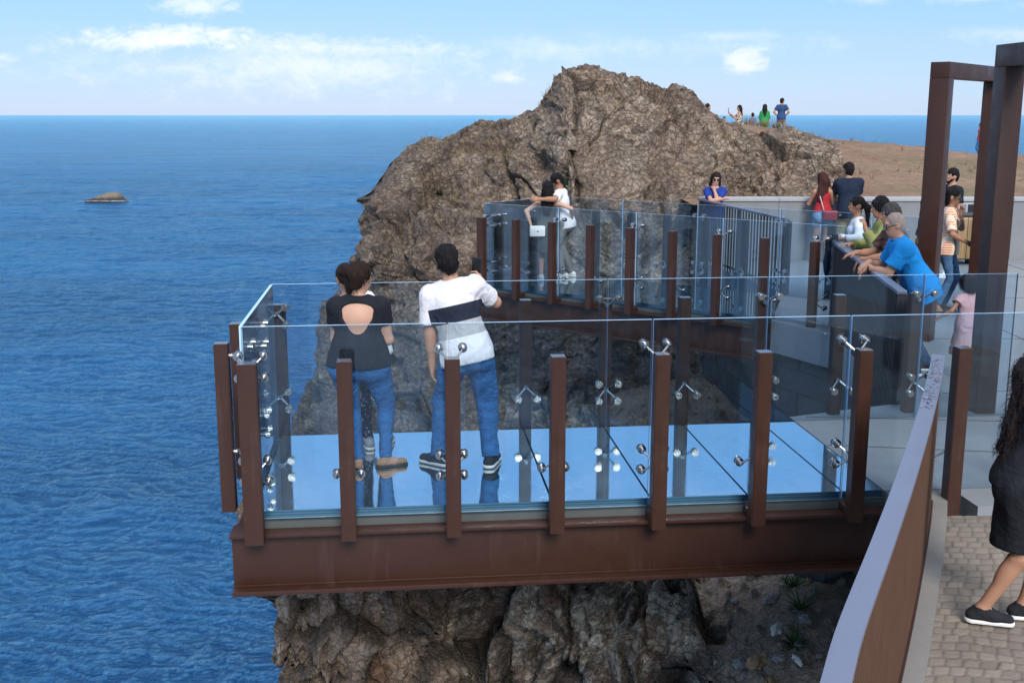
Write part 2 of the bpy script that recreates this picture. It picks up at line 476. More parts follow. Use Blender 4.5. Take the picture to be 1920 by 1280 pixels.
def skywalk(name, org, rz, u_posts, joints, far_posts, far_joints, floor, L, wl, bl, group, deckfrom):
    g = empty('glass_balustrade', (org[0], org[1], 0), rz); tag(g, bl, 'balustrade', group)
    W = 1.90
    def line(posts, joint_ids, base, ang, f):
        for i, u in posts:
            x, y = f(u); dk = u > deckfrom
            po = inst('post', POSTW if i == 0 else (POSTD if (dk and ang == math.pi) else POST), g, (x, y, 0), ang); inst('post_cap', CAPW if i == 0 else CAP, po, (0, 0, 0))
            if i == 0: kinds = ((1.02, (1,1)), (.30, (1,1)))
            elif i in joint_ids: kinds = ((1.045, (1,0)), (.30, (1,1)))
            else: kinds = ((.335, (0,1)),)
            for z, k in kinds: inst('spider_fitting', FIT[k], g, (x, y, z), ang)
    line(u_posts, joints, 0, 0, lambda u: (u, 0))
    line(far_posts, far_joints, W, math.pi, lambda u: (u, W))
    for i, v in enumerate((.46, 1.22)):
        po = inst('post', POST, g, (0, v, 0), -math.pi/2); inst('post_cap', CAP, po, (0, 0, 0))
        for z in (1.0, .30): inst('spider_fitting', FIT[(1,1)], g, (0, v, z), -math.pi/2)
    js = [0.0] + [u for i, u in u_posts if i in joints] 
    js[1:] = [u - .022 for u in js[1:]]
    js.append(L[0])
    for a, b in zip(js, js[1:]): pane(g, (a, 0), (b, 0))
    js = [0.0] + [u - .022 for i, u in far_posts if i in far_joints] + [L[1]]
    for a, b in zip(js, js[1:]): pane(g, (a, W), (b, W))
    pane(g, (0, W - .012), (0, .012))
    # walkway: floor panes on a steel frame
    s = empty('glass_skywalk', (org[0], org[1], 0), rz); tag(s, wl, 'skywalk', 'glass bottomed skywalks over the cliff')
    for poly in floor:
        m = MB(); m.prism(poly, -.062, 0.0, 1)
        m.bm.faces.ensure_lookup_table(); m.bm.faces[1].material_index = 0
        m.build('floor_pane', [FLOORG, FEDGE], s)
    uL = L[2]; vL = L[3]
    def ibeam(y, s_):
        u1 = uL if s_ < 0 else vL
        m = MB()
        m.box((-.12, y + s_*.11 if s_ < 0 else y - .10, -.135), (u1, y + .10 if s_ < 0 else y + .11, -.110))
        m.box((-.12, y - .011, -.515), (u1, y + .011, -.1352))
        m.box((-.12, y - .11, -.548), (u1, y + .11, -.5152))
        for sg in (-1, 1):
            m.prism([(-.12, y + sg*.011), (u1, y + sg*.011), (u1, y + sg*.026), (-.12, y + sg*.026)][::sg], -.515, -.501)
        return m.build('beam', STEEL, s, bevel=.004)
    ibeam(-.03, -1); ibeam(W + .03, 1)
    m = MB(); m.box((-.10, .075, -.51), (-.06, W - .075, -.137)); m.build('end_beam', STEEL, s, bevel=.004)
    m = MB()
    for v in (-.02, W - .04): m.box((-.02, v, -.1098), ((uL if v < 1 else vL), v + .06, -.0622))
    m.build('spacer_strip', m_simple('grey_spacer', (.075,.088,.088), .6), s)
    for posts, sg, y in ((u_posts, -1, 0), (far_posts, 1, W)):
        for i, u in posts:
            if u > (uL if sg < 0 else vL): continue
            m = MB(); y0, y1 = sorted((y + sg*.152, y + sg*.03))
            m.box((u - .045, y0, -.109), (u + .045, y1, -.05)); m.build('bracket', STEEL, s, bevel=.004)
    for i, u in u_posts[1:]:
        if u < min(uL, vL): m = MB(); m.box((u - .05, .075, -.36), (u + .05, W - .075, -.1365)); m.build('cross_beam', STEEL, s)
    return s, g

uA = [(i, -.02 + .703*i) for i in range(0, 12)]; uA[0] = (0, .06)
farA = [(i, .02 + .703*i if i else .02) for i in range(0, 9)]
oA = Aw(-1.06, 7.40)
def cuts(end0, end1, us):
    js = [.03] + us
    out = []
    for a, b in zip(js, js[1:]): out.append([(a + .008, .03), (b - .008, .03), (b - .008, 1.87), (a + .008, 1.87)])
    return out
flA = cuts(4.5, 4.5, [-.02 + .703*i for i in range(2, 7)] + [4.505])
skywalk('near', oA, AL, uA[:11], (2, 4, 6, 8, 10), farA, (4, 6, 8), flA, (7.4, 6.48, 4.50, 4.50),
        'near glass floored skywalk on a deep brown I-beam, with two people looking down from it',
        'clear glass balustrade on brown steel posts round the near skywalk of the woman in black',
        'glass balustrades round the skywalks', 4.6)
for o in bpy.data.objects:
    pass
uB = [(i, .11 + .690*i) for i in range(0, 10)]; farB = [(i, .0 + .695*i) for i in range(0, 10)]
oB = Bw(-11.49, 13.56)
js = [.03] + [.11 + .69*i for i in range(2, 6)]
flB = [[(a + .005, .03), (b - .005, .03), (b - .005, 1.87), (a + .005, 1.87)] for a, b in zip(js, js[1:])]
flB.append([(js[-1] + .005, .03), (5.02, .03), (4.13, 1.87), (js[-1] + .005, 1.87)])
skywalk('far', oB, BE, uB, (2, 4, 6, 8), farB, (2, 4, 6, 8), flB, (6.75, 6.95, 5.0, 4.1),
        'far glass floored skywalk in front of the rock, carrying the hugging couple',
        'glass balustrade on steel posts round the far skywalk with the hugging couple',
        'glass balustrades round the skywalks', 5.05)

# ---------------------------------------------------------------- deck, wall, fences
deck = [Aw(3.45, 7.285), Aw(3.95, 7.285), Aw(3.95, 7.02), Aw(11.5, 7.02), (13.5, 20.8), (3.47, 20.8), (4.12, 16.82), Bw(-6.46, 13.47), (3.93, 13.55), (3.60, 10.2), Aw(3.45, 9.43)]
m = MB(); m.prism(deck, -.42, 0.0); dk = m.build('deck', CONC); tag(dk, kind='structure')
# slab joints are shallow dark strips let into the deck
JT = m_simple('joint_filler', (.07,.075,.08), .9)
m = MB()
def strip(p, q, w=.012):
    p = Vector(p); q = Vector(q); d = (q-p).normalized(); n = Vector((-d.y, d.x))*w/2
    m.prism([tuple(p-n), tuple(q-n), tuple(q+n), tuple(p+n)], -.002, .0035)
strip(Aw(3.47, 8.55), (9.0, 7.9)); strip(Aw(3.6, 9.42), (9.8, 9.1)); strip((4.2, 10.6), (11, 11.6)); strip((4.3, 13.3), (12, 13.3)); strip((5.2, 16.4), (12, 16.4)); strip((4.3, 18.6), (13, 18.6))
strip((6.0, 7.9), (6.4, 20.5)); strip((8.4, 8.0), (9.0, 20.5))
o = m.build('deck_joints', JT); tag(o, kind='structure')
# retaining wall of dark stone blocks below the deck edge
def m_blocks():
    n = NT('stone_blocks'); p = n.obj()
    b = n.n('TexBrick', i_Vector=n.map(p, (1,1,1), (R(90),0,R(0))), i_Scale=1.0, i_Mortar_Size=.012, i_Brick_Width=.62, i_Row_Height=.30, i_Color1=(.060,.068,.075), i_Color2=(.088,.095,.10), i_Mortar=(.03,.03,.03))
    c = n.mix(n.noise(p, 3, 5), b.outputs[0], (.05,.055,.06))
    return n.pbr(c, .8, normal=n.bump(n.math('SUBTRACT', n.noise(p, 18, 5), b.outputs[1]), .6, .02), spec=.3)
BLK = m_blocks()
def wall_run(pts, z0, z1, t, name, mat, label=None, cat=None, group=None):
    m = MB(); m.sweep([(x, y, 0) for x, y in pts], [(0, z0), (0, z1), (-t, z1), (-t, z0)]); o = m.build(name, mat)
    return tag(o, label, cat, group)
wall_run([Aw(3.52, 9.3), (3.67, 10.3), (4.0, 13.5)], -3.6, -.43, .35, 'retaining_wall', BLK, 'dark stone block retaining wall under the deck edge, below the row of onlookers', 'retaining wall')
wall_run([(4.02, 13.56), Bw(-6.38, 13.54), (4.2, 16.7), (3.6, 20.7)], -3.6, -.43, .35, 'retaining_wall', BLK, 'dark stone retaining wall under the deck where the far skywalk begins', 'retaining wall')

# back wall with coping
bw = empty('concrete_wall', (3.5, 20.8, 0)); tag(bw, 'long grey concrete parapet wall with pale coping behind the deck', 'wall')
def part(m, name, mat, par, bevel=0., loc=None):
    o = m.build(name, mat, par, bevel=bevel); return o
m = MB(); m.box((.02, .06, -.3), (11.5, .38, 1.085)); part(m, 'wall_panel', WALLC, bw)
m = MB()
for i in range(8): m.box((i*1.45, .03, 1.0855), (i*1.45 + 1.444, .42, 1.15))
part(m, 'coping', COPING, bw, .006)
m = MB()
for i in range(1, 8): m.box((i*1.45 - .003, .055, 0), (i*1.45 + .003, .062, 1.08))
part(m, 'panel_joint', JT, bw)

# bar railing beyond the far skywalk
def bar_railing(p, q, ztop, zb, name, label, bar_m, spacing, bw_, bd, topw, cat, topm=RAILM, plate=None):
    p = Vector(p); q = Vector(q); L = (q - p).length
    g = empty(name, (p.x, p.y, 0), math.atan2(q.y - p.y, q.x - p.x)); tag(g, label, cat)
    m = MB(); m.box((-.03, -topw/2, ztop - .035), (L + .03, topw/2, ztop)); m.build('top_rail', topm, g, bevel=.004)
    m = MB(); n = int(L / spacing)
    for i in range(n + 1): m.box((i*spacing - bw_/2, -bd/2, zb), (i*spacing + bw_/2, bd/2, ztop - .0352))
    m.build('slats', bar_m, g)
    m = MB(); m.box((0, -bd*.3, zb + .06), (L, bd*.3, zb + .1)); m.build('bottom_rail', bar_m, g)
    m = MB()
    for x in (0.0, L/2, L): m.box((x - .02, -.05 - bd/2, zb - .25), (x + .02, -bd/2 - .002, ztop - .04))
    m.build('support', bar_m, g)
    if plate:
        m = MB(); m.box((0, -.004, zb + .1), (L, .004, ztop - .036)); m.build('backing_plate', plate, g)
    return g
bar_railing((4.07, 16.80), (3.45, 20.72), 1.15, .02, 'bar_railing', 'blue grey railing of thin upright bars, leaned on by the woman in sunglasses', PALESLAT, .130, .046, .014, .07, 'railing')
bar_railing((3.58, 10.18), (4.13, 14.25), 1.08, -.28, 'slatted_railing', 'dark railing of tight vertical slats that the row of onlookers leans on', DSLAT, .062, .028, .07, .09, 'railing', plate=DSLAT)

# near slatted fence with flat top plate (curved)
base = [(3.00,7.72),(2.90,7.45),(2.69,6.93),(2.26,5.92),(1.80,4.88),(1.42,4.05),(1.09,3.34),(.93,2.96),(.70,2.4)]
def dense(pts, step):
    P = [Vector((x, y, 0)) for x, y in pts]; out = []
    # Catmull-Rom
    for i in range(len(P) - 1):
        p0, p1, p2, p3 = P[max(0,i-1)], P[i], P[i+1], P[min(len(P)-1,i+2)]
        k = max(2, int((p2-p1).length / step))
        for j in range(k):
            t = j / k; out.append(.5*((2*p1) + (p2-p0)*t + (2*p0-5*p1+4*p2-p3)*t*t + (3*p1-p0-3*p2+p3)*t**3))
    out.append(P[-1]); return out
crv = dense(base[1:], .025)
nf = empty('slatted_fence', (crv[0].x, crv[0].y, 0)); tag(nf, 'curved rust brown slatted fence with a wide grey top plate beside the cobbled path', 'fence')
off = Vector((crv[0].x, crv[0].y, 0))
m = MB(); m.sweep([p - off + Vector((0,0,1.04)) for p in crv[::4] + [crv[-1]]], [(-.043, 0), (-.043, .022), (.043, .022), (.043, 0)]); m.build('top_rail', None or RAILM, nf, bevel=.003)
# fins every 3.2 cm
m = MB(); acc = 0; prev = crv[0]; last = -1
for a, b in zip(crv, crv[1:]):
    acc += (b - a).length
    if acc >= .034:
        acc = 0; t = (b - a).normalized(); ang = math.atan2(t.y, t.x)
        M = Matrix.Translation(b - off) @ Matrix.Rotation(ang, 4, 'Z')
        m.box((-.006, -.028, .03), (.006, .028, 1.0395), 0, M)
m.build('slats', SLATM, nf)
m = MB(); m.sweep([p - off for p in crv[::4] + [crv[-1]]], [(-.004, .04), (-.004, 1.03), (.004, 1.03), (.004, .04)]); m.build('backing_plate', SLATM, nf)
m = MB(); m.sweep([p - off for p in crv[::4] + [crv[-1]]], [(-.04, .005), (-.04, .03), (.04, .03), (.04, .005)]); m.build('bottom_rail', STEEL, nf)
# scratches on the plate: worn paint flecks
WORN = m_simple('worn_paint', (.10,.09,.11), .7)
m = MB(); rr = random.Random(3)
for k in range(150):
    i = rr.randrange(9, 62); p = crv[i] - off; t = (crv[i+1] - crv[i]).normalized(); n = Vector((-t.y, t.x, 0))
    c = p + n*rr.uniform(-.035, .035) + Vector((0,0,1.0625)); s1, s2 = rr.uniform(.003,.012), rr.uniform(.002,.006)
    aa = math.atan2(t.y, t.x) + rr.uniform(-.8, .8); M = Matrix.Translation(c) @ Matrix.Rotation(aa, 4, 'Z')
    m.box((-s1, -s2, 0), (s1, s2, .0008), 0, M)
m.build('worn_patch', WORN, nf)
# concrete edging and side wall beneath the fence
rp = dense(base, .1)
m = MB(); m.sweep([(p.x, p.y, 0) for p in rp], [(-.075, -.12), (-.075, .003), (.135, .003), (.135, -.12)]); o = m.build('kerb', m_concrete('kerb_concrete', (.235,.225,.205)), bevel=.004); tag(o, kind='structure')
m = MB(); m.sweep([(p.x, p.y, 0) for p in rp], [(-.06, -2.6), (-.06, -.121), (.15, -.121), (.15, -2.6)]); o = m.build('side_wall', m_concrete('side_wall_concrete', (.42,.43,.43))); tag(o, 'pale concrete retaining wall under the rust brown fence', 'retaining wall')

# ---------------------------------------------------------------- cobbles
def cobbles():
    st = .0125; xs = np.arange(.6, 6.6, st); ys = np.arange(2.0, 7.35, st)
    X, Y = np.meshgrid(xs, ys, indexing='ij'); P = np.stack([X.ravel(), Y.ravel(), np.zeros(X.size)], 1)
    # distance along / across the path (rows square to the fence)
    bx = np.array([p[0] for p in base[::-1]]); by = np.array([p[1] for p in base[::-1]])
    fx = np.interp(P[:,1], by, bx)
    v = P[:,0] - fx
    w = fbm(P*2.2, 3, 5)*.05; w2 = fbm(P*2.2 + 9, 3, 6)*.05
    row = (P[:,1] + .42*v*.3 + w)/.088; ri = np.floor(row)
    shift = _hash(ri.astype(int), ri.astype(int)*0, ri.astype(int)*0, 3)
    lenr = .074 + .035*_hash(ri.astype(int), ri.astype(int)*0+5, ri.astype(int)*0, 8)
    col = (v + w2)/lenr + shift*3; ci = np.floor(col)
    hv = _hash(ri.astype(int), ci.astype(int), ri.astype(int)*0, 4)
    a = np.abs(row - ri - .5)*2; b = np.abs(col - ci - .5)*2
    e = np.maximum(sstep(.74, 1.0, a), sstep(.74, 1.0, b))
    n = fbm(P*28, 3, 9)
    Z = -.045 + (hv - .5)*.006 - e*.0085*(.5 + .6*n) + n*.0025 + fbm(P*.9, 2, 2)*.02
    Z = Z - .03*sstep(.3, .0, np.abs(v - .28))*0
    nx, ny = len(xs), len(ys)
    i = np.arange(nx*ny).reshape(nx, ny)
    F = np.stack([i[:-1,:-1], i[1:,:-1], i[1:,1:], i[:-1,1:]], -1).reshape(-1, 4)
    keep = (v > .13).reshape(nx, ny)
    front = (P @ np.array([d1.x, d1.y, 0]) < np.where(P @ np.array([d2.x, d2.y, 0]) > 3.93, 7.03, 7.29)).reshape(nx, ny)
    keep &= front
    kf = keep.ravel()[F].all(1)
    V = np.stack([P[:,0], P[:,1], Z], 1)
    me = np_mesh('path', V, F[kf]); add_attr(me, 'cell', hv); add_attr(me, 'gap', e)
    n_ = NT('cobblestone'); p = n_.obj()
    c = n_.ramp(n_.attr('cell'), [(0, (.155,.13,.104)), (.5, (.215,.183,.147)), (1, (.29,.248,.20))])
    c = n_.mix(n_.math('MULTIPLY', n_.noise(p, 40, 5, .7), .7), c, (.17,.152,.132), 'MIX')
    c = n_.mix(n_.ramp(n_.noise(p, 1.2, 4, .6), [(.4, 0.), (.65, .55)]), c, (.30,.25,.195))
    c = n_.mix(n_.math('MULTIPLY', n_.math('MULTIPLY', n_.attr('gap'), n_.noise(p, 18, 4, .6)), 1.3), c, (.075,.064,.052))
    mat = n_.pbr(c, .72, normal=n_.bump(n_.noise(p, 130, 4, .7), .35, .004), spec=.35)
    o = link_mesh('path', me, mat); tag(o, kind='structure')
cobbles()

# ---------------------------------------------------------------- portal frames
def portal(p, ang, W, H, sec, dep, label):
    g = empty('steel_portal', (p[0], p[1], 0), ang); tag(g, label, 'steel frame', 'brown steel portal frames')
    m = MB(); m.box((0, 0, 0.002), (sec, dep, H - sec)); m.build('post', STEEL, g, bevel=.006)
    m = MB(); m.box((W - sec, 0, 0.002), (W, dep, H - sec)); m.build('post', STEEL, g, bevel=.006)
    m = MB(); m.box((0, 0, H - sec + .001), (W, dep, H)); m.build('lintel', STEEL, g, bevel=.006)
    return g
portal((4.98, 13.10), R(51.13), 2.2, 3.25, .18, .22, 'far brown steel portal with a dark post, standing beside the woman in the orange shirt')
p2 = Aw(5.17, 9.545)
portal(p2, AL - math.pi/2, 2.3, 3.25, .19, .18, 'nearer brown steel portal cut by the picture edge, its side face reflecting blue sky')

# ---------------------------------------------------------------- terrain
def sdpoly(x, y, pts):
    P = np.array(pts, float); n = len(P)
    d = np.full(x.shape, 1e9); s = np.ones(x.shape)
    for i in range(n):
        a = P[i]; b = P[i-1]
        ex, ey = b - a; wx, wy = x - a[0], y - a[1]
        t = np.clip((wx*ex + wy*ey)/(ex*ex + ey*ey), 0, 1)
        d = np.minimum(d, (wx - ex*t)**2 + (wy - ey*t)**2)
        c1 = y >= a[1]; c2 = y < b[1]; c3 = ex*wy > ey*wx
        flip = (c1 & c2 & c3) | (~c1 & ~c2 & ~c3)
        s = np.where(flip, -s, s)
    return s*np.sqrt(d)

RX = [-3.2,-2.6,-2.01,-1.49,-.8,0,.57,.82,.96,1.59,2.27,2.95,3.88,4.35,4.6,5.28,5.97,6.6,7.0,7.5]
RZ = [.8,1.35,1.85,2.02,2.2,2.48,2.78,3.15,3.6,3.55,3.62,3.38,3.0,2.55,2.42,2.36,2.2,1.9,1.5,.7]
ROCK = [(-2.9,22.6),(-1.2,21.5),(.6,21.2),(2.2,21.3),(3.2,21.45),(5.0,21.6),(6.3,21.75),(7.0,22.6),(7.4,25),(7.0,28),(3.5,29),(0,28.5),(-2.2,27.2),(-3.1,24.8)]
def rock_sdf(P):
    x, y, z = P.T
    T = np.interp(x, RX, RZ)
    yy = y + .5*np.sin(x*1.3)
    T = T - 1.05*np.maximum(0, 24.4 - yy) *sstep(24.8, 22.0, yy) - .7*np.maximum(0, yy - 25.2)
    T = np.maximum(T, np.interp(x, [-3,-1,2,4,8], [.25,.6,.3,.9,1.1]) + .25*vnoise(P*[.5,.5,0]))
    T = np.minimum(T, np.interp(x, RX, RZ) + .15)
    lowsplay = .34*np.maximum(0, .6 - z) + .06*np.maximum(0, -2 - z)**1.3
    d = sdpoly(x, y, ROCK) - lowsplay + .25
    return smax((z - T)*.72, d*.9, .35)
DIRT = [(-2.7,8.85),(-1.6,8.8),(-.9,9.0),(-.2,9.35),(.35,9.1),(.75,9.0),(1.35,8.9),(1.6,8.1),(1.3,6.2),(.3,3.6),(0,2.4),(3.2,2.2),(3.2,7.2),(3.75,9.4),(4.4,13.6),(5,17),(4.6,21),(3.4,22),(.8,20.2),(-.6,17.5),(-1.0,13.8),(-1.35,11),(-1.8,9.9)]
def dirt_sdf(P):
    x, y, z = P.T
    T = -1.75 + .35*sstep(1.2, 2.6, x) + .85*sstep(1.0,.5,x)*sstep(8.2, 9.0, y)*sstep(10.8,9.6,y) + .12*vnoise(P*[.7,.7,0])
    T = T - 1.2*sstep(-2.05, -2.4, x)
    T = T - .30*np.maximum(0, 8.8 - y)*sstep(3.2, 1.0, x)*.6
    T = np.where(y > 9.6, T - .9*sstep(9.6, 13.5, y), T)
    d = sdpoly(x, y, DIRT) + .12*np.maximum(0, -1.2 - z)*sstep(-.5, -1.5, x)
    return smax((z - T)*.9, d*.9, .08)

def landform(name, sdf, lo, hi, h, levels, mat, big, blocks, drop=None):
    lo = np.array(lo, float); hi = np.array(hi, float)
    n = np.ceil((hi - lo)/h).astype(int) + 1
    G = np.stack(np.meshgrid(*[lo[i] + h*np.arange(n[i]) for i in range(3)], indexing='ij'), -1)
    P = G.reshape(-1, 3)
    D = sdf(P)
    near = np.abs(D) < 2.0
    q = P[near]
    D[near] = D[near] + big*fbm(q*[.55,.55,.45], 3, 11) + big*.5*fbm(q*[1.5,1.5,1.1], 2, 12)
    D = D.reshape(n)
    V, F = surfnets(D, lo, h)
    V = relax(V, F, 1, .4)
    for L in range(levels):
        V, F = subdivide(V, F); V = relax(V, F, 1, .3)
    # throw away faces that face away from every likely view (far back / below)
    c = V[F].mean(1)
    if drop is not None:
        F = F[~drop(c)]
        u, inv = np.unique(F, return_inverse=True); V = V[u]; F = inv.reshape(-1, 4)
    N = normals(V, F)
    disp, attrs = blocks(V, N)
    V = V + N*disp[:, None]
    if name == 'rock_outcrop':
        cap = np.interp(V[:,0], [-3.2,-2.9,-2.6,-2.0,-1.5,-.8,0,.57,.80,.93,1.6,2.2,2.95,3.88,4.2,4.49,4.9,5.28,5.97,6.9,7.26,8], [.3,.85,1.36,2.0,2.12,2.29,2.54,2.82,3.12,3.6,3.56,3.68,3.45,3.02,2.62,2.34,2.25,2.22,2.12,2.02,2.1,2.4]) + .10*vnoise(V*[2.6,2.6,0], 90) + .06*vnoise(V*[7,7,0], 91) + .03*vnoise(V*[17,17,0], 92) - .03
        V[:,2] = np.where(V[:,2] > cap, cap + .42*(V[:,2] - cap), V[:,2])
    me = np_mesh(name, V, F)
    for k, v in attrs.items(): add_attr(me, k, v)
    o = link_mesh(name, me, mat)
    return o, V, F

def rock_blocks(V, N):
    W = V + .35*np.stack([fbm(V*.9, 2, 31), fbm(V*.9, 2, 32), fbm(V*.9, 2, 33)], 1)
    Wj = W + .12*np.stack([fbm(V*4, 2, 34), fbm(V*4, 2, 35), fbm(V*4, 2, 36)], 1)
    v1, e, cv = facets(W*[.62,.62,.8], 40)
    v2, e2_, cw = facets(Wj*[1.9,1.9,2.3], 50)
    v3, e3, ch = facets(Wj*[5.2,5.2,6.4], 60)
    v4, e4, c4 = facets(Wj*[12,12,14], 65)
    gate = sstep(-.25, .25, fbm(V*.8, 2, 77))
    ridged = 1 - np.abs(fbm(V*[1.3,1.3,.8], 4, 70))
    lf = sstep(-.3, -1.8, V[:,0]); d = v1*(.42 + .22*lf) + v2*(.16 + .12*lf)*(.25 + .75*gate) + v3*.060*(.25 + .75*sstep(-.3, .3, fbm(V*1.4, 2, 84))) + v4*.016 + .03*fbm(V*6, 4, 71) + .12*(ridged - .8)
    cr1 = (1 - sstep(0, .045, e))*sstep(-.1, .3, fbm(V*.7, 2, 78)); cr2 = (1 - sstep(0, .05, e2_))*gate
    d = d - .14*cr1 - .05*cr2 - .015*(1 - sstep(0, .08, e3))
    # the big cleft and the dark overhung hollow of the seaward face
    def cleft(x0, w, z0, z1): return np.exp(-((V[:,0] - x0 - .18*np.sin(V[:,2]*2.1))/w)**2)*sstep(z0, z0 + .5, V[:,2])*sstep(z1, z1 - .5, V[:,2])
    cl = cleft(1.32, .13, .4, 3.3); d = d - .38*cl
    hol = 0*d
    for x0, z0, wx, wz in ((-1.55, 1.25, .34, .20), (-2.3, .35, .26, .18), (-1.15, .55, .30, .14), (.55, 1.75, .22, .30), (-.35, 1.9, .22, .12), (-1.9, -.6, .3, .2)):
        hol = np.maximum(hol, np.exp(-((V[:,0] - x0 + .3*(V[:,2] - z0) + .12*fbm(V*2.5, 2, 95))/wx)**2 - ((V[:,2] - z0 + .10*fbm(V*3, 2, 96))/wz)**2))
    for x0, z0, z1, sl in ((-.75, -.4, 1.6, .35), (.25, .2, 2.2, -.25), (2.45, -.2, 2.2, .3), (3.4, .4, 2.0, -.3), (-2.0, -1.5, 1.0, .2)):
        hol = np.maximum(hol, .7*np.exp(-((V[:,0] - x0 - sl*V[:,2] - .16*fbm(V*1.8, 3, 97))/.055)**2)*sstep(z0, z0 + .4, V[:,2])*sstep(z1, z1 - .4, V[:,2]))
    d = d - .34*hol; cl = np.maximum(cl, .5*hol)  # cleft and hollows also darken the colour as painted overhang shade
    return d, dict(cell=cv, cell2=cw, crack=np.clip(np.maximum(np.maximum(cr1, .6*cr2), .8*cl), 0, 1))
def dirt_blocks(V, N):
    x, y, z = V.T
    rocky = np.clip(sstep(1.95, 1.35, x + .5*fbm(V*1.3, 3, 79)) + sstep(.3, .6, fbm(V*1.1, 3, 80))*.8, 0, 1)
    W = V + .3*np.stack([fbm(V*1.1, 2, 31), fbm(V*1.1, 2, 32), fbm(V*1.1, 2, 33)], 1)
    v1, e, cv = facets(W*[1.5,1.2,.55], 41); v2, e2_, cw = facets(W*[4.2,3.6,2.0], 51); v3, e3, ch = facets((W + .05*np.stack([fbm(V*9, 2, 37)]*3, 1))*[10,10,8], 61)
    rk = v1*.38 - .07*(1 - sstep(0, .05, e)) + v2*.20 - .03*(1 - sstep(0, .06, e2_)) + v3*.06 + .04*fbm(V*8, 3, 72) + .012*fbm(V*25, 2, 73)
    s1, s2, cs = worley(V*7.5, 81)
    stones = np.where(cs > .62, .075*sstep(.44, .1, s1), 0) 
    t1, t2, ct = worley(V*21, 91)
    stones = stones + np.where(ct > .6, .018*sstep(.42, .12, t1), 0)
    soil = stones + .05*fbm(V*2.2, 4, 74) + .014*fbm(V*16, 3, 75)
    rk = rk*(.3 + .7*sstep(-1.0, -1.7, V[:,2]))
    return rocky*rk + (1 - rocky)*soil, dict(cell=cv, cell2=cw, rocky=rocky, stone=np.clip(stones*26, 0, 1)*(1 - rocky), crack=rocky*np.maximum(1 - sstep(0, .1, e), .7*(1 - sstep(0, .1, e2_))))

def fractured(n, p, base, k=1.0):
    """small broken facets: per-chip tone, dark hairline cracks, chip relief"""
    wp = n.n('VectorMath', operation='ADD', i_0=p, i_1=n.n('VectorMath', operation='SCALE', i_0=n.noise(p, 2.2*k, 5, .65, out='Color'), i_Scale=.55/k).outputs[0]).outputs[0]
    wp = n.map(wp, (1,1,1.35))
    cells = [n.n('TexVoronoi', feature='F1', i_Vector=wp, i_Scale=sc*k) for sc in (2.2, 7.0)]
    edges = [n.n('TexVoronoi', feature='DISTANCE_TO_EDGE', i_Vector=wp, i_Scale=sc*k).outputs['Distance'] for sc in (2.2, 7.0)]
    t1, t2 = [n.n('SeparateColor', i_0=c.outputs['Color']).outputs[0] for c in cells]
    tone = n.math('ADD', n.math('MULTIPLY', t1, .55), n.math('MULTIPLY', t2, .75))
    gate = n.ramp(n.noise(p, .9*k, 5, .62), [(.40,.12),(.60,1.)])
    base = n.mix(n.math('MULTIPLY', gate, .85), base, n.ramp(tone, [(.12,(.68,.66,.65)),(.5,(.95,.94,.93)),(.62,(1.07,1.05,1.02)),(.95,(1.40,1.37,1.32))]), 'MULTIPLY')
    for e, w, a in ((edges[0], .04, .6), (edges[1], .05, .28)):
        base = n.mix(n.math('MULTIPLY', n.math('MULTIPLY', n.ramp(e, [(0.,1.),(w,0.)]), a), gate), base, (.030,.025,.022))
    h = n.math('ADD', n.math('ADD', n.math('MULTIPLY', t1, .9), n.math('MULTIPLY', n.math('MULTIPLY', t2, gate), .5)), n.math('ADD', n.noise(p, 6*k, 7, .72), n.math('MULTIPLY', n.ramp(edges[1], [(0.,0.),(.12,1.)]), .35)))
    return base, h
def m_rock():
    n = NT('volcanic_rock'); p = n.geo()
    a = n.noise(p, .55, 5, .62); b = n.noise(p, 2.6, 6, .65); c_ = n.noise(p, 11, 6, .7)
    base = n.ramp(n.mix(.45, a, b), [(.30, (.20,.140,.104)), (.46, (.325,.240,.182)), (.60, (.415,.325,.25)), (.75, (.49,.41,.33))])
    base = n.mix(n.math('MULTIPLY', n.attr('cell2'), .55), base, (.12,.10,.088))
    # rust and ochre seams
    base = n.mix(n.ramp(n.noise(n.map(p, (1,1,.6)), .8, 4, .6), [(.60,0.),(.70,.75)]), base, (.20,.115,.075))
    # pale lichen / mineral crusts
    l1 = n.ramp(n.noise(p, 1.1, 5, .7), [(.50,0.),(.60,1.)]); l2 = n.ramp(n.noise(p, 9, 6, .7, 1.2), [(.50,0.),(.57,1.)])
    base = n.mix(n.math('MULTIPLY', n.math('MULTIPLY', l1, l2), .75), base, (.42,.385,.32))
    # darker to the seaward side
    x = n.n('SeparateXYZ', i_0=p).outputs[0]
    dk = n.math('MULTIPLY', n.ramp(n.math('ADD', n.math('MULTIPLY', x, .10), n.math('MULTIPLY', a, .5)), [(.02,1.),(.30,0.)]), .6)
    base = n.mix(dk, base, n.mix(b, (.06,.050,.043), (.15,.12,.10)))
    # dry soil on level ledges
    up = n.n('SeparateXYZ', i_0=n.n('NewGeometry').outputs['Normal']).outputs[2]
    base = n.mix(n.math('MULTIPLY', n.ramp(n.math('ADD', up, n.math('MULTIPLY', n.math('SUBTRACT', c_, .5), .5)), [(.62,0.),(.85,1.)]), .7), base, (.20,.155,.11))
    base = n.mix(n.math('MULTIPLY', n.attr('crack'), .75), base, (.045,.037,.032))  # cracks, plus overhang shade painted into the cleft and hollows
    base = n.mix(n.ramp(c_, [(.40,.55),(.56,0.)]), base, n.mix(.55, base, (.05,.042,.036)))
    base, h = fractured(n, p, base)
    return n.pbr(base, .9, normal=n.bump(h, 1.0, .09), spec=.2)
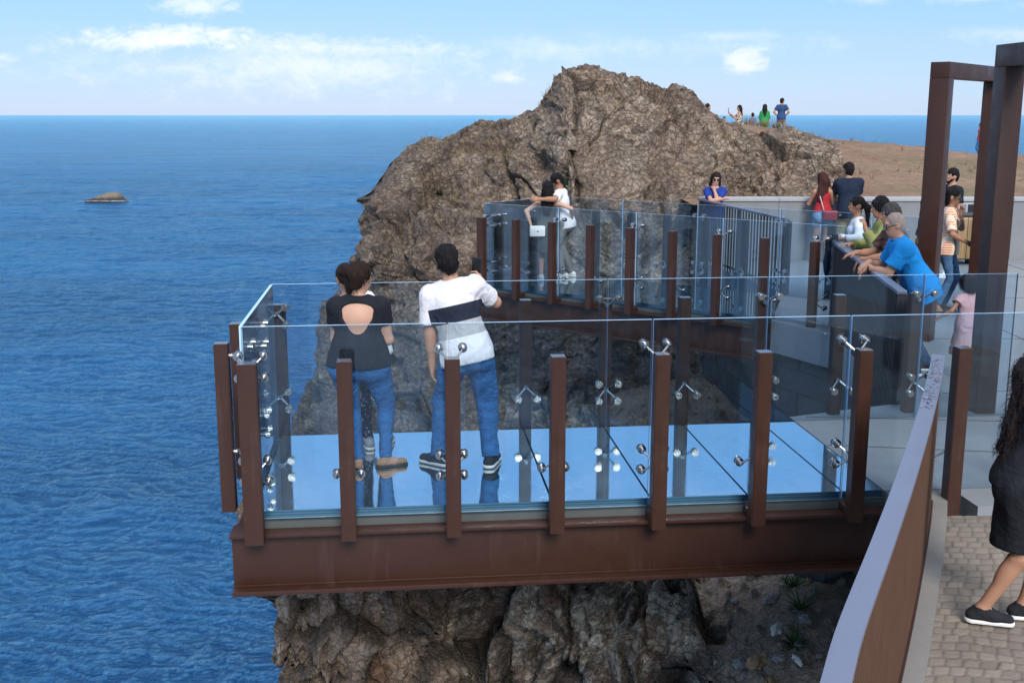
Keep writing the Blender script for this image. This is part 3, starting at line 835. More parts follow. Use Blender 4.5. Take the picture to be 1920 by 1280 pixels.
def m_dirt():
    n = NT('cliff_and_soil'); p = n.geo()
    a = n.noise(p, .8, 5, .62); b = n.noise(p, 4, 6, .65); c_ = n.noise(p, 17, 6, .7)
    soil = n.ramp(n.mix(.5, a, b), [(.30, (.22,.168,.13)), (.55, (.32,.252,.197)), (.75, (.41,.337,.268))])
    soil = n.mix(n.math('MULTIPLY', n.attr('stone'), .7), soil, n.mix(c_, (.13,.12,.11), (.30,.27,.235)))
    rk = n.ramp(n.mix(.5, a, b), [(.28, (.15,.112,.088)), (.45, (.245,.192,.152)), (.62, (.335,.272,.22)), (.8, (.42,.36,.30))])
    rk = n.mix(n.math('MULTIPLY', n.attr('cell2'), .4), rk, (.09,.075,.066))
    rk = n.mix(n.ramp(n.noise(n.map(p, (1,1,.5)), 1.1, 4, .6), [(.56,0.),(.68,.8)]), rk, (.15,.085,.055))
    l1 = n.ramp(n.math('ADD', n.noise(p, .9, 5, .7), n.math('MULTIPLY', n.n('SeparateXYZ', i_0=p).outputs[0], .14)), [(.52,0.),(.60,1.)]); l2 = n.ramp(n.noise(p, 7, 6, .7, 1.0), [(.46,0.),(.54,1.)])
    rk = n.mix(n.math('MULTIPLY', n.math('MULTIPLY', l1, l2), .9), rk, (.46,.42,.345))
    rk = n.mix(n.math('MULTIPLY', n.attr('crack'), .8), rk, (.03,.025,.022))
    base = n.mix(n.attr('rocky'), soil, rk)
    base = n.mix(n.ramp(c_, [(.40,.5),(.55,0.)]), base, n.mix(.5, base, (.03,.025,.02)))
    b2, h = fractured(n, p, base, 1.5)
    base = n.mix(n.attr('rocky'), base, b2)
    return n.pbr(base, .92, normal=n.bump(h, .9, .05), spec=.2)
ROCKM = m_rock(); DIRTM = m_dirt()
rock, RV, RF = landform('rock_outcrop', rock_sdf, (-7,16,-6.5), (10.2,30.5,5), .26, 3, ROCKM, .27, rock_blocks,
                drop=lambda c: (c[:,1] > 27.2) | (c[:,2] < -6.0) | ((c[:,0] > 4) & (c[:,2] < .2)))
tag(rock, kind='structure')
cliff, CV, CF = landform('cliff', dirt_sdf, (-4.2,1.5,-6.5), (5.8,24,.4), .22, 3, DIRTM, .22, dirt_blocks,
                 drop=lambda c: (c[:,2] < -6.0) | (c[:,0] > 4.5) | ((c[:,1] > 10.5) & (c[:,2] < -4.5)))
tag(cliff, kind='structure')

# headland plateau behind the wall
def head_z(x, y):
    crest = np.interp(x, [2,6,8.5,10,12,15.5,17,20,24,30,60], [2.2,2.35,2.17,2.0,1.70,1.48,1.25,.88,.62,.55,.3])
    near = np.interp(x, [3,7,12,30], [1.0,1.0,.95,.6])
    t = sstep(21, 50, y)
    z = near*(1-t) + crest*t
    lip = np.interp(x, [4,8,10.6,11.5,12.4], [.35,.35,.32,.1,0.])
    z = z + lip*np.exp(-((y - 43.5)/2.0)**2) - lip*sstep(45, 47, y)
    edge = np.interp(x, [0,12,20,24,60], [52.5,52.5,55,60,66])
    return z - np.maximum(0, y - edge)**1.3*.5
def headland():
    xs = np.concatenate([np.arange(3.4, 30, .22), np.arange(30, 64, 1.0)]); ys = np.concatenate([np.arange(21.1, 40, .14), np.arange(40, 75, .22)])
    X, Y = np.meshgrid(xs, ys, indexing='ij'); P = np.stack([X.ravel(), Y.ravel(), np.zeros(X.size)], 1)
    Z = head_z(P[:,0], P[:,1])
    f = sstep(21, 24, P[:,1])
    Z = Z + f*(.10*fbm(P*.35, 4, 101) + .05*fbm(P*1.3, 4, 102) + .025*fbm(P*4, 3, 103))
    s1, s2, cs = worley(P*[1.4,1.4,1], 104); Z = Z + np.where(cs > .86, .12*sstep(.4,.05,s1), 0)*f
    P[:,2] = Z
    nx, ny = X.shape; i = np.arange(nx*ny).reshape(nx, ny)
    F = np.stack([i[:-1,:-1], i[1:,:-1], i[1:,1:], i[:-1,1:]], -1).reshape(-1, 4)
    me = np_mesh('headland', P, F)
    n = NT('dry_soil'); p = n.geo()
    a = n.noise(p, .25, 5, .6); b = n.noise(p, 1.6, 6, .65)
    c = n.ramp(n.mix(.5, a, b), [(.32, (.18,.108,.066)), (.5, (.25,.160,.102)), (.68, (.32,.225,.152))])
    c = n.mix(n.ramp(n.noise(p, .22, 4, .6), [(.53,0.),(.62,.75)]), c, n.mix(b, (.24,.19,.11), (.12,.125,.055)))
    c = n.mix(n.ramp(n.noise(p, 7, 5, .7), [(.36,.6),(.5,0.)]), c, (.08,.062,.048))
    m_ = n.pbr(c, .92, normal=n.bump(n.noise(p, 4, 6, .7), .8, .12), spec=.15)
    o = link_mesh('headland', me, m_); tag(o, kind='structure')
headland()

# ---------------------------------------------------------------- sea, islet, foam
SEA = -50.0
def m_sea():
    n = NT('sea_water'); p = n.geo()
    w1 = n.noise(n.map(p, (.55,1.3,1), (0,0,R(-10))), .35, 5, .62, .6)
    w2 = n.noise(n.map(p, (.7,1.25,1), (0,0,R(8))), 1.3, 5, .65, .5)
    h = n.math('ADD', n.math('MULTIPLY', w1, 2.2), n.math('MULTIPLY', w2, 1.4))
    nor = n.bump(h, 1.0, 1.0)
    big = n.noise(n.map(p, (.35,1,1), (0,0,R(-12))), .016, 4, .6)
    col = n.mix(n.ramp(big, [(.35,0.),(.65,1.)]), (.001,.040,.140), (.004,.088,.255))
    cap = n.ramp(n.math('ADD', n.noise(n.map(p, (.5,1.5,1), (0,0,R(-10))), .55, 5, .7, 1.2), n.math('MULTIPLY', n.math('SUBTRACT', big, .5), .25)), [(.72,0.),(.76,.55)])
    col = n.mix(cap, col, (.45,.58,.66))
    fr = n.math('MINIMUM', n.math('MULTIPLY', n.n('Fresnel', i_IOR=1.33, i_Normal=nor).outputs[0], 2.9), .88)
    df = n.n('BsdfDiffuse', i_Color=col, i_Normal=nor).outputs[0]; gl = n.n('BsdfGlossy', i_Color=(.56,.87,1.0), i_Roughness=.09, i_Normal=nor).outputs[0]
    ms = n.n('MixShader'); n.set(ms.inputs[0], fr); n.set(ms.inputs[1], df); n.set(ms.inputs[2], gl)
    n.t.links.new(ms.outputs[0], n.out.inputs[0]); return n.m
def sea_mesh():
    """rolling water surface: fine waves near the cliffs, coarser out to sea, flat beyond 1.6 km"""
    az = np.radians(np.concatenate([np.linspace(-60,-31,60), np.linspace(-31, 8, 560)[1:], np.linspace(8,60,90)[1:]])); r = np.concatenate([np.linspace(20, 84, 30), np.geomspace(86, 1700, 820), np.geomspace(1720, 90000, 40)])
    A, RR = np.meshgrid(az, r, indexing='ij'); X = RR*np.sin(A); Y = RR*np.cos(A)
    P = np.stack([X.ravel(), Y.ravel(), np.zeros(X.size)], 1)
    rr_ = RR.ravel()
    def rot(P, a, sx, sy): c, s_ = math.cos(a), math.sin(a); return np.stack([(P[:,0]*c - P[:,1]*s_)*sx, (P[:,0]*s_ + P[:,1]*c)*sy, P[:,2] + .3], 1)
    warp = P + 2.2*np.stack([vnoise(P*.12, 3), vnoise(P*.12, 4), 0*P[:,0]], 1)
    Z = .60*vnoise(rot(warp, .24, .045, .085), 5)
    for sc, am, an, sd_ in ((.16, .32, .22, 6), (.34, .34, .05, 7), (.75, .25, .35, 8), (1.6, .13, -.2, 9), (3.1, .05, .1, 10)):
        n_ = 1 - np.abs(vnoise(rot(warp, an, sc*.55, sc*1.15), sd_))*1.0
        fade = sstep(1.5/(sc*.0045*1.0), .5/(sc*.0045), rr_)
        Z = Z + am*(n_**1.6 - .45)*fade
    P[:,2] = SEA + Z*sstep(1700, 900, rr_)
    nx, ny = X.shape; i = np.arange(nx*ny).reshape(nx, ny)
    F = np.stack([i[:-1,:-1], i[:-1,1:], i[1:,1:], i[1:,:-1]], -1).reshape(-1, 4)
    me = np_mesh('sea', P, F); o = link_mesh('sea', me, m_sea()); tag(o, kind='structure')
    if me.polygons[0].normal.z < 0: me.flip_normals()
sea_mesh()

def islet():
    xs = np.linspace(-17, 17, 90); ys = np.linspace(-9, 9, 50)
    X, Y = np.meshgrid(xs, ys, indexing='ij'); P = np.stack([X.ravel(), Y.ravel(), np.zeros(X.size)], 1)
    r = np.sqrt((P[:,0]/14.5)**2 + (P[:,1]/7.5)**2)
    Z = np.interp(P[:,0], [-15,-9,-4,1,6,8,10,14.5], [1.2,3.0,4.8,6.6,7.4,6.8,3.2,1.4])*np.sqrt(np.clip(1 - r**2.2, 0, 1)) - 1.2*(r > .98)
    Z = Z + (r < 1)*(1.1*fbm(P*.35, 4, 120) + .5*fbm(P*1.2, 3, 121))
    P[:,2] = Z
    nx, ny = X.shape; i = np.arange(nx*ny).reshape(nx, ny)
    F = np.stack([i[:-1,:-1], i[1:,:-1], i[1:,1:], i[:-1,1:]], -1).reshape(-1, 4)
    me = np_mesh('islet', P, F)
    n = NT('islet_rock'); p = n.obj(); z = n.n('SeparateXYZ', i_0=p).outputs[2]
    c = n.mix(n.ramp(n.math('ADD', z, n.math('MULTIPLY', n.noise(p, .5, 5), 4)), [(.0,0.),(1.,1.)]), (.05,.04,.035), (.05,.04,.035))
    t = n.n('MapRange', i_Value=n.math('ADD', z, n.math('MULTIPLY', n.math('SUBTRACT', n.noise(p, .4, 5), .5), 5)), i_From_Min=2.6, i_From_Max=4.6).outputs[0]
    c = n.mix(t, (.045,.037,.031), n.mix(n.noise(p, 1.2, 5), (.10,.08,.06), (.24,.20,.15)))
    o = link_mesh('islet', me, n.pbr(c, .9, normal=n.bump(n.noise(p, 1.5, 6, .7), .9, .5))); o.location = (-250, 695, SEA); o.scale = (1, 1, .82)
    tag(o, 'small lone brown rock islet ringed with white foam out in the blue sea', 'islet')
islet()
def foam(c, rx, ry, seed, name_label, rot=0., inner=0.):
    rr = np.random.RandomState(seed); m = MB()
    N = 64; nr = 10
    ang = np.linspace(0, 2*np.pi, N, endpoint=False)
    lobes = 1 + .22*np.sin(ang*3 + seed) + .15*np.sin(ang*7 + 2*seed) + .1*np.sin(ang*13 + seed)
    V = []; F = []
    for j in range(nr):
        t = inner + (1 - inner)*j/(nr - 1)
        for i in range(N):
            x, y = rx*t*lobes[i]*math.cos(ang[i]), ry*t*lobes[i]*math.sin(ang[i])
            V.append((x*math.cos(rot) - y*math.sin(rot), x*math.sin(rot) + y*math.cos(rot), .25*(1 - t)))
    for j in range(nr - 1):
        for i in range(N): F.append((j*N + i, j*N + (i+1) % N, (j+1)*N + (i+1) % N, (j+1)*N + i))
    me = np_mesh('foam', np.array(V), np.array(F))
    add_attr(me, 'rad', np.repeat(np.linspace(inner, 1, nr), N))
    o = link_mesh('foam', me, FOAM); o.location = (c[0], c[1], SEA + .75); tag(o, kind='stuff'); return o
def m_foam():
    n = NT('sea_foam'); p = n.geo()
    v = n.noise(n.map(p, (.7,1.2,1)), .35, 6, .7, 1.5)
    a = n.ramp(n.math('SUBTRACT', n.math('ADD', v, .17), n.math('MULTIPLY', n.attr('rad'), .62)), [(.36,0.),(.50,.85)])
    tr = n.n('BsdfTransparent').outputs[0]; df = n.n('BsdfDiffuse', i_Color=(.75,.80,.83)).outputs[0]
    ms = n.n('MixShader'); n.set(ms.inputs[0], a); n.set(ms.inputs[1], tr); n.set(ms.inputs[2], df)
    n.t.links.new(ms.outputs[0], n.out.inputs[0]); return n.m
FOAM = m_foam()
foam((-249, 690), 25, 12, 3, 'islet')
pass

# ---------------------------------------------------------------- light, sky, camera
SUN_EL, SUN_AZ = R(32), R(168)      # azimuth clockwise from +Y: behind the camera to the right
sd = Vector((math.sin(SUN_AZ)*math.cos(SUN_EL), math.cos(SUN_AZ)*math.cos(SUN_EL), math.sin(SUN_EL)))
L_ = bpy.data.lights.new('sun', 'SUN'); L_.energy = 1.5; L_.angle = R(22); L_.color = (1, .93, .84)
lo = bpy.data.objects.new('sun', L_); COL.objects.link(lo); lo.rotation_euler = (-sd).to_track_quat('-Z', 'Y').to_euler(); lo.location = (10, -10, 20)

W = bpy.data.worlds.new('World'); SC.world = W; W.use_nodes = True
t = W.node_tree; t.nodes.clear()
def wn(typ, **kw):
    nd = t.nodes.new('ShaderNode' + typ)
    for k, v in kw.items(): setattr(nd, k, v)
    return nd
def wl(a, b): t.links.new(a, b)
def wm(op, a, b=0., c=0.):
    nd = wn('Math', operation=op)
    for i, v in enumerate((a, b, c)):
        if hasattr(v, 'is_output'): wl(v, nd.inputs[i])
        else: nd.inputs[i].default_value = v
    return nd.outputs[0]
sky = wn('TexSky', sky_type='NISHITA'); sky.sun_disc = False; sky.sun_elevation = SUN_EL; sky.sun_rotation = SUN_AZ
sky.air_density = 1.0; sky.dust_density = .35; sky.ozone_density = 2.2; sky.altitude = 50
tc = wn('TexCoord'); sp = wn('SeparateXYZ'); wl(tc.outputs['Generated'], sp.inputs[0])
az = wm('ARCTAN2', sp.outputs[0], sp.outputs[1]); elv = wm('ARCSINE', sp.outputs[2])
def cloudnoise(sx, sy, scale, det=6, rough=.6, dist=.3, off=0.):
    cb = wn('CombineXYZ'); wl(wm('MULTIPLY', az, sx), cb.inputs[0]); wl(wm('MULTIPLY', elv, sy), cb.inputs[1]); cb.inputs[2].default_value = off
    n = wn('TexNoise'); wl(cb.outputs[0], n.inputs['Vector']); n.inputs['Scale'].default_value = scale; n.inputs['Detail'].default_value = det; n.inputs['Roughness'].default_value = rough; n.inputs['Distortion'].default_value = dist
    return n.outputs['Fac']
n1 = cloudnoise(1, 2.6, 9); n2 = cloudnoise(1, 1.8, 34, 6, .62, .4, 3.1)
n3 = cloudnoise(1, 1.5, 95, 5, .65, .6, 5.7)
nn = wm('ADD', wm('ADD', wm('MULTIPLY', wm('SUBTRACT', n1, .5), 1.7), wm('MULTIPLY', wm('SUBTRACT', n2, .5), 1.9)), wm('MULTIPLY', wm('SUBTRACT', n3, .5), 1.0))
def deg(x): return x*math.pi/180
def cloud(azc, elc, ra, re, amp=1.0, soft=.5, flat_top=None):
    dx = wm('DIVIDE', wm('SUBTRACT', az, deg(azc)), deg(ra)); dy = wm('DIVIDE', wm('SUBTRACT', elv, deg(elc)), deg(re))
    r = wm('SQRT', wm('ADD', wm('MULTIPLY', dx, dx), wm('MULTIPLY', dy, dy)))
    v = wm('ADD', wm('SUBTRACT', 1.02, r), nn)
    mr = wn('MapRange', interpolation_type='SMOOTHSTEP'); wl(v, mr.inputs[0]); mr.inputs[1].default_value = 0; mr.inputs[2].default_value = soft; mr.inputs[3].default_value = 0; mr.inputs[4].default_value = amp
    return mr.outputs[0]
cl = [cloud(-16.6, 3.40, 5.0, .85, .80, 1.0), cloud(-8.2, 3.20, 9.5, .80, .62, 1.2), cloud(-10, 2.3, 14, 1.6, .55, 1.4), cloud(-16.0, 2.2, 4.5, .7, .42, 1.2),
      cloud(-15.2, 5.05, 2.5, .6, .62, 1.0), cloud(-25.6, 5.0, 1.6, .4, .42, 1.0), cloud(11.4, 2.35, 1.5, 1.0, .72, 1.0), cloud(4.5, 3.2, 12, .9, .40, 1.5),
      cloud(17.2, 5.55, 2.8, .6, .42, 1.2), cloud(21.5, 5.5, 2.8, .6, .46, 1.2), cloud(25, 4.9, 2.0, .5, .32, 1.2), cloud(-.2, 1.85, 1.3, .5, .50, 1.0), cloud(-24, 2.5, 1.2, .4, .48, 1.0), cloud(23, 3.6, 3.8, .5, .32, 1.4), cloud(10.5, 3.7, 3.5, .45, .34, 1.4)]
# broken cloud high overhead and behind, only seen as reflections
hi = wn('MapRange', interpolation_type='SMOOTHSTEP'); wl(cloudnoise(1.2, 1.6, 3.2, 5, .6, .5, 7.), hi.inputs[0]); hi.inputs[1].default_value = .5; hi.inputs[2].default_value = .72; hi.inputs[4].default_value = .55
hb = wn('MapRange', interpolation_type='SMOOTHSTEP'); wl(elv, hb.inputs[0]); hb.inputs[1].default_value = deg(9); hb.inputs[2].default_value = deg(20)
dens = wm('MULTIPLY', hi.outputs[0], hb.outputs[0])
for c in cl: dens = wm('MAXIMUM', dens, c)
ov = wn('MapRange', interpolation_type='SMOOTHSTEP'); wl(elv, ov.inputs[0]); ov.inputs[1].default_value = deg(32); ov.inputs[2].default_value = deg(55)  # unseen bright cloud above the frame, added to the sky as fill light
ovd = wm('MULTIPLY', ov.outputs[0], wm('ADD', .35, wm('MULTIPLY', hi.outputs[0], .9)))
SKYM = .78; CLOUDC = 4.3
tint = wn('Mix', data_type='RGBA', blend_type='MULTIPLY'); tint.inputs[0].default_value = 1.0; wl(sky.outputs[0], tint.inputs[6]); tint.inputs[7].default_value = (SKYM*.92, SKYM*.93, SKYM*1.12, 1)
er = wn('MapRange'); wl(elv, er.inputs[0]); er.inputs[1].default_value = 0; er.inputs[2].default_value = deg(60)
rp_ = wn('ValToRGB'); wl(er.outputs[0], rp_.inputs[0]); re_ = rp_.color_ramp
while len(re_.elements) < 4: re_.elements.new(.5)
for e_, (p_, c_) in zip(re_.elements, ((0, (1.80, 2.44, 3.40)), (.085, (1.22, 2.26, 3.52)), (.40, (.86, 1.84, 3.45)), (1, (.6, 1.3, 2.9)))): e_.position = p_; e_.color = (c_[0]/4, c_[1]/4, c_[2]/4, 1)
x4 = wn('Mix', data_type='RGBA', blend_type='MULTIPLY'); x4.inputs[0].default_value = 1; wl(rp_.outputs[0], x4.inputs[6]); x4.inputs[7].default_value = (4, 4, 4, 1)
hz = wn('MapRange', interpolation_type='SMOOTHSTEP'); wl(elv, hz.inputs[0]); hz.inputs[1].default_value = deg(25); hz.inputs[2].default_value = deg(60); hz.inputs[3].default_value = .85; hz.inputs[4].default_value = 0
hm = wn('Mix', data_type='RGBA'); wl(hz.outputs[0], hm.inputs[0]); wl(tint.outputs[2], hm.inputs[6]); wl(x4.outputs[2], hm.inputs[7])
cc = wn('Mix', data_type='RGBA'); wl(dens, cc.inputs[0]); wl(hm.outputs[2], cc.inputs[6]); cc.inputs[7].default_value = (CLOUDC*.97, CLOUDC*.985, CLOUDC*1.03, 1)
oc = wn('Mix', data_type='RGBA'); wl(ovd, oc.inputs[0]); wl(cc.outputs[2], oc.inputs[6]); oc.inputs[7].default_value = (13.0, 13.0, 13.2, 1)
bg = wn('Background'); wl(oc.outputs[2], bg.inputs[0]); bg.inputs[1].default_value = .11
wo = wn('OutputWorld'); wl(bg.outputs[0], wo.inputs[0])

cam = bpy.data.cameras.new('camera'); co = bpy.data.objects.new('camera', cam); COL.objects.link(co)
co.location = (0, 0, 2.66); co.rotation_euler = (R(90) - math.atan(425/2100), 0, 0)
cam.sensor_width = 36; cam.lens = 36*2100/1920; cam.clip_start = .1; cam.clip_end = 200000
SC.camera = co
SC.view_settings.view_transform = 'Standard'; SC.view_settings.look = 'None'; SC.view_settings.exposure = 1.28; SC.view_settings.gamma = 1
SC.cycles.transparent_max_bounces = 40; SC.cycles.max_bounces = 10; SC.cycles.glossy_bounces = 5; SC.cycles.caustics_reflective = False; SC.cycles.caustics_refractive = False
SC.cycles.use_denoising = True
# ------------------------------------------------------------------ people
V3 = lambda *a: np.array(a, float)
def nrm(v): v = np.asarray(v, float); return v/(np.linalg.norm(v) + 1e-12)
def rotz(v, a): c, s = math.cos(a), math.sin(a); return V3(c*v[0]-s*v[1], s*v[0]+c*v[1], v[2])
def ik(a, b, l1, l2, pole):
    d = b - a; L = np.linalg.norm(d); M = (l1 + l2)*.998
    if L > M: b = a + d*M/L; d = b - a; L = M
    u = d/L; x = (l1*l1 - l2*l2 + L*L)/(2*L); h = math.sqrt(max(l1*l1 - x*x, 0))
    p = np.asarray(pole, float); p = nrm(p - u*(p @ u))
    return a + u*x + p*h, b

class J: pass
def skeleton(pos, yaw, H, sex='m', w=1.0, lean=(0,0), pel=(0,0,.93), feet=None, hands=(None,None), elb=((-.5,-.8,-.2),(.5,-.8,-.2)),
             head=(0,0,0), twist=0., curl=(.45,.45), palm=(None,None), knee=((0,1,0),(0,1,0)), wrist=(None,None), bend=0.0, roll=0.0):
    j = J(); s = H/1.75; j.s = s; j.pos = pos; j.yaw = yaw; j.sex = sex; j.w = w; Y = R(yaw)
    def loc(p):
        if p is None: return None
        if p[0] == 'w': return rotz(V3(*p[1:]) - V3(*pos), -Y)/s
        return V3(*p)
    j.loc = loc
    j.hip = V3(*pel); j.a = nrm((lean[0], lean[1], .53)); f = V3(0,1,0); j.f = nrm(f - j.a*(f @ j.a)); j.r = np.cross(j.f, j.a)
    t = R(twist); j.rs = j.r*math.cos(t) + j.f*math.sin(t); j.fs = np.cross(j.a, j.rs); rl = R(roll); j.rs = j.rs*math.cos(rl) + j.a*math.sin(rl); j.tv = j.a*math.cos(rl) - j.r*math.sin(rl)
    j.neck = j.hip + j.a*.545 + j.f*bend*.06
    wS = (.166 if sex == 'm' else .142)*w**.6
    if sex == 'c': wS = .15
    ar = {'m': 1.0, 'f': .88, 'c': .85}[sex]*w**.7; j.ar = ar
    hy, hp, ht = [R(x) for x in head]
    hf = V3(-math.sin(hy)*math.cos(hp), math.cos(hy)*math.cos(hp), math.sin(hp)); base = nrm(j.a*.35 + V3(0,0,1)*.65)
    # turn the head frame relative to the torso
    hf = nrm(rotz(V3(0,1,0), hy)*math.cos(hp) + V3(0,0,1)*math.sin(hp)); hr = nrm(np.cross(hf, V3(0,0,1))); hu = np.cross(hr, hf)
    hr, hu = hr*math.cos(ht) + hu*math.sin(ht), hu*math.cos(ht) - hr*math.sin(ht)
    j.hf, j.hr, j.hu = hf, hr, hu
    hs = 1.0 if sex != 'c' else 1.22; j.hs = hs
    j.hc = j.neck + nrm(base*.75 + hu*.25)*.155*hs**.5 + hf*.012
    j.S = []; j.E = []; j.W = []; j.hd = []; j.hn = []; j.cu = curl
    for i, sd in enumerate((-1, 1)):
        S = j.neck - j.a*(.088 if sex == 'f' else .070) + j.rs*sd*wS
        h = loc(hands[i])
        if h is None: h = S + V3(sd*.06, .05, -.53)
        pole = loc(elb[i]) - S if elb[i][0] == 'w' else V3(*elb[i])
        E_, W_ = ik(S, h, .292, .252, pole)
        d = nrm(W_ - E_)
        if wrist[i] is not None: d = nrm(d*.35 + nrm(wrist[i]))
        n = V3(-sd, 0, 0) if palm[i] is None else V3(*palm[i]); n = nrm(n - d*(n @ d))
        j.S.append(S); j.E.append(E_); j.W.append(W_); j.hd.append(d); j.hn.append(n)
    if feet is None: feet = ((-.10, 0, 0), (.10, 0, 0))
    j.H_, j.K, j.A, j.ft = [], [], [], []
    rh = nrm(V3(j.r[0], j.r[1], j.r[2]*.6))
    for i, sd in enumerate((-1, 1)):
        Hh = j.hip + rh*sd*.088*w - V3(0,0,.03)
        fz = feet[i][3] if len(feet[i]) > 3 else 0
        A = V3(feet[i][0], feet[i][1], .085 + fz); fy = R(feet[i][2]); td = V3(-math.sin(fy), math.cos(fy), 0)
        A = A - td*.04
        pole = V3(*knee[i])*.7 + td*.3
        K_, A_ = ik(Hh, A, .43, .43, pole)
        j.H_.append(Hh); j.K.append(K_); j.A.append(A_); j.ft.append(td)
    return j

def trunk(j, g=0., bust=True, glut=True):
    w = j.w; ax = np.stack([j.r, j.f, j.a]); axs = np.stack([j.rs, j.fs, np.cross(j.rs, j.fs)]); f = j.sex == 'f'
    P = [el(j.hip + j.a*.03, V3(.158*w, .108*w**.7, .125) + g, ax, .06),
         el(j.hip + j.a*.17, V3((.118 if f else .138)*w, .092*w, .14) + g, ax, .06),
         el(j.hip + j.a*.36, V3((.140 if f else .162)*w**.8, .106*w**.6, .165) + g, axs, .06)]
    if glut:
        for sd in (-1, 1): P.append(el(j.hip + j.r*sd*.075*w - j.f*.05*w - j.a*.05, V3(.088*w, .085, .10) + g*.8, ax, .04))
    if f and bust:
        for sd in (-1, 1): P.append(el(j.hip + j.a*.36 + j.rs*sd*.068 + j.fs*.085, V3(.062, .055, .06)*w + g*.6, axs, .03))
    for sd, S in zip((-1, 1), j.S):
        P.append(rc(j.neck - j.a*.045 + j.rs*sd*.03, S - j.rs*sd*.01, .058 + g*.8, .054*j.ar**.5 + g, .06))
    return P

def arm(j, i, g0=0., t0=0., t1=2., k=.02, flare=0.):
    """part of an arm: t 0..1 upper, 1..2 fore"""
    P = []; ar = j.ar; S, E_, W_ = j.S[i], j.E[i], j.W[i]
    if t0 < 1:
        e = min(t1, 1.0); p = S + (E_ - S)*e; r2 = (.052 + (.041 - .052)*e)*ar + g0 + flare
        P.append(rc(S, p, .054*ar + g0, r2, k, cut=[(p, nrm(E_ - S))] if t1 < 1 else ()))
    if t1 > 1:
        e = min(t1 - 1, 1.0); p = E_ + (W_ - E_)*e
        P.append(rc(E_, p, .042*ar + g0, (.042 + (.028 - .042)*e)*ar + g0 + flare, k, cut=[(p, nrm(W_ - E_))] if t1 < 2 else ()))
        if t1 >= 2 and g0 == 0: P.append(rc(E_ + (W_-E_)*.15, E_ + (W_-E_)*.45, .043*ar, .038*ar, .03))
    return P

def hand(j, i):
    sd = (-1, 1)[i]; d, n = j.hd[i], j.hn[i]; t = np.cross(d, n)*sd; W_ = j.W[i]; c = j.cu[i]; q = .92 if j.sex == 'f' else 1.0
    if j.sex == 'c': q = .8
    P = [rc(W_ - d*.02, W_ + d*.03, .027*j.ar, .026*q, .02, flat=(n, .75)),
         el(W_ + d*.052*q, V3(.041, .0175, .05)*q, np.stack([t, n, d]), .012)]
    for k in range(4):
        b = W_ + (d*.088 + t*(.029 - .0195*k) - d*.006*abs(k - 1.2))*q
        L = (.072, .080, .074, .058)[k]*q; cc = c*(1 + .12*k)
        m1 = b + (d*math.cos(cc*.6) + n*math.sin(cc*.6))*L*.48; m2 = m1 + (d*math.cos(cc*1.5) + n*math.sin(cc*1.5))*L*.56
        P += [rc(b - d*.012, m1, .0102*q, .0092*q, .005), rc(m1, m2, .0092*q, .0076*q, .003)]
    b = W_ + (d*.022 + t*.030)*q; m1 = b + nrm(d*.75 + t*.6 + n*.35)*.040*q; m2 = m1 + nrm(d*.95 + t*.15 + n*.45)*.034*q
    P += [rc(b, m1, .0135*q, .0115*q, .01), rc(m1, m2, .0112*q, .009*q, .003)]
    return P

def headp(j):
    hc, f, r, u, q = j.hc, j.hf, j.hr, j.hu, j.hs; ax = np.stack([r, f, u]); m = j.sex == 'm'
    P = [rc(j.neck - j.a*.04, hc - u*.05*q - f*.012, (.058 if m else .049)*min(1, j.w**.5), (.052 if m else .045), .035),
         el(hc + u*.032*q - f*.012*q, V3(.075, .093, .096)*q, ax, .03),
         el(hc - u*.028*q + f*.022*q, V3(.062, .072, .085)*q, ax, .035),
         el(hc - u*.080*q + f*.050*q, V3(.040 if m else .034, .038, .036)*q, ax, .03),
         rc(hc + f*.088*q + u*.015*q, hc + f*.112*q - u*.020*q, .0085*q, .0125*q, .012),
         el(hc + f*.093*q - u*.052*q, V3(.023, .011, .011)*q, ax, .01),
         rc(hc + f*.082*q + u*.036*q - r*.035*q, hc + f*.082*q + u*.036*q + r*.035*q, .012*q, .012*q, .02)]
    for sd in (-1, 1): P.append(el(hc + r*sd*.074*q - f*.012*q - u*.008*q, V3(.011, .026, .032)*q, ax, .006))
    return P

def body_prims(j):
    P = trunk(j) + headp(j)
    for i in (0, 1):
        P += arm(j, i) + hand(j, i)
    for i in (0, 1): P += leg(j, i)
    return P
def leg(j, i, g=0., t1=2., g1=None, feet=True, k=.03, taper=1.0):
    P = []; w = j.w**.8; Hh, K_, A_ = j.H_[i], j.K[i], j.A[i]; sx = {'m':1,'f':.98,'c':.8}[j.sex]; g1 = g if g1 is None else g1
    e = min(t1, 1.0); p = Hh + (K_ - Hh)*e; rr = lambda e: (.092*w + (.058 - .092*w)*e)*sx
    P.append(rc(Hh, p, rr(0) + g, rr(e) + g + (g1 - g)*(e/2), .05, cut=[(p, nrm(K_ - Hh))] if t1 < 1 else ()))
    if t1 > 1:
        e = min(t1 - 1, 1.0); p = K_ + (A_ - K_)*e; d = nrm(A_ - K_); pf = j.ft[i] - d*(j.ft[i] @ d)
        ge = g + (g1 - g)*(.5 + e/2)
        P.append(rc(K_, p, .056*sx + g + (g1-g)*.5, (.056 + (.037 - .056)*e)*sx + ge, k, cut=[(p + d*.005, d)] if (t1 < 2 or g > 0) else ()))
        P.append(el(K_ + (A_-K_)*.27 - pf*.018, V3(.050, .050, .12)*sx + (g + g1)/2*.9, np.stack([nrm(np.cross(pf, d)), nrm(pf), d]), .03))
        if t1 >= 2 and g == 0 and feet:
            t = j.ft[i]; z = A_[2] - .085
            a0 = V3(A_[0], A_[1], z + .034) - t*.035; a1 = V3(A_[0], A_[1], z + .028) + t*.135
            P += [rc(a0, a1, .034, .026, .02), rc(A_, V3(A_[0], A_[1], z + .04) + t*.07, .038*sx, .030, .03)]
    return P

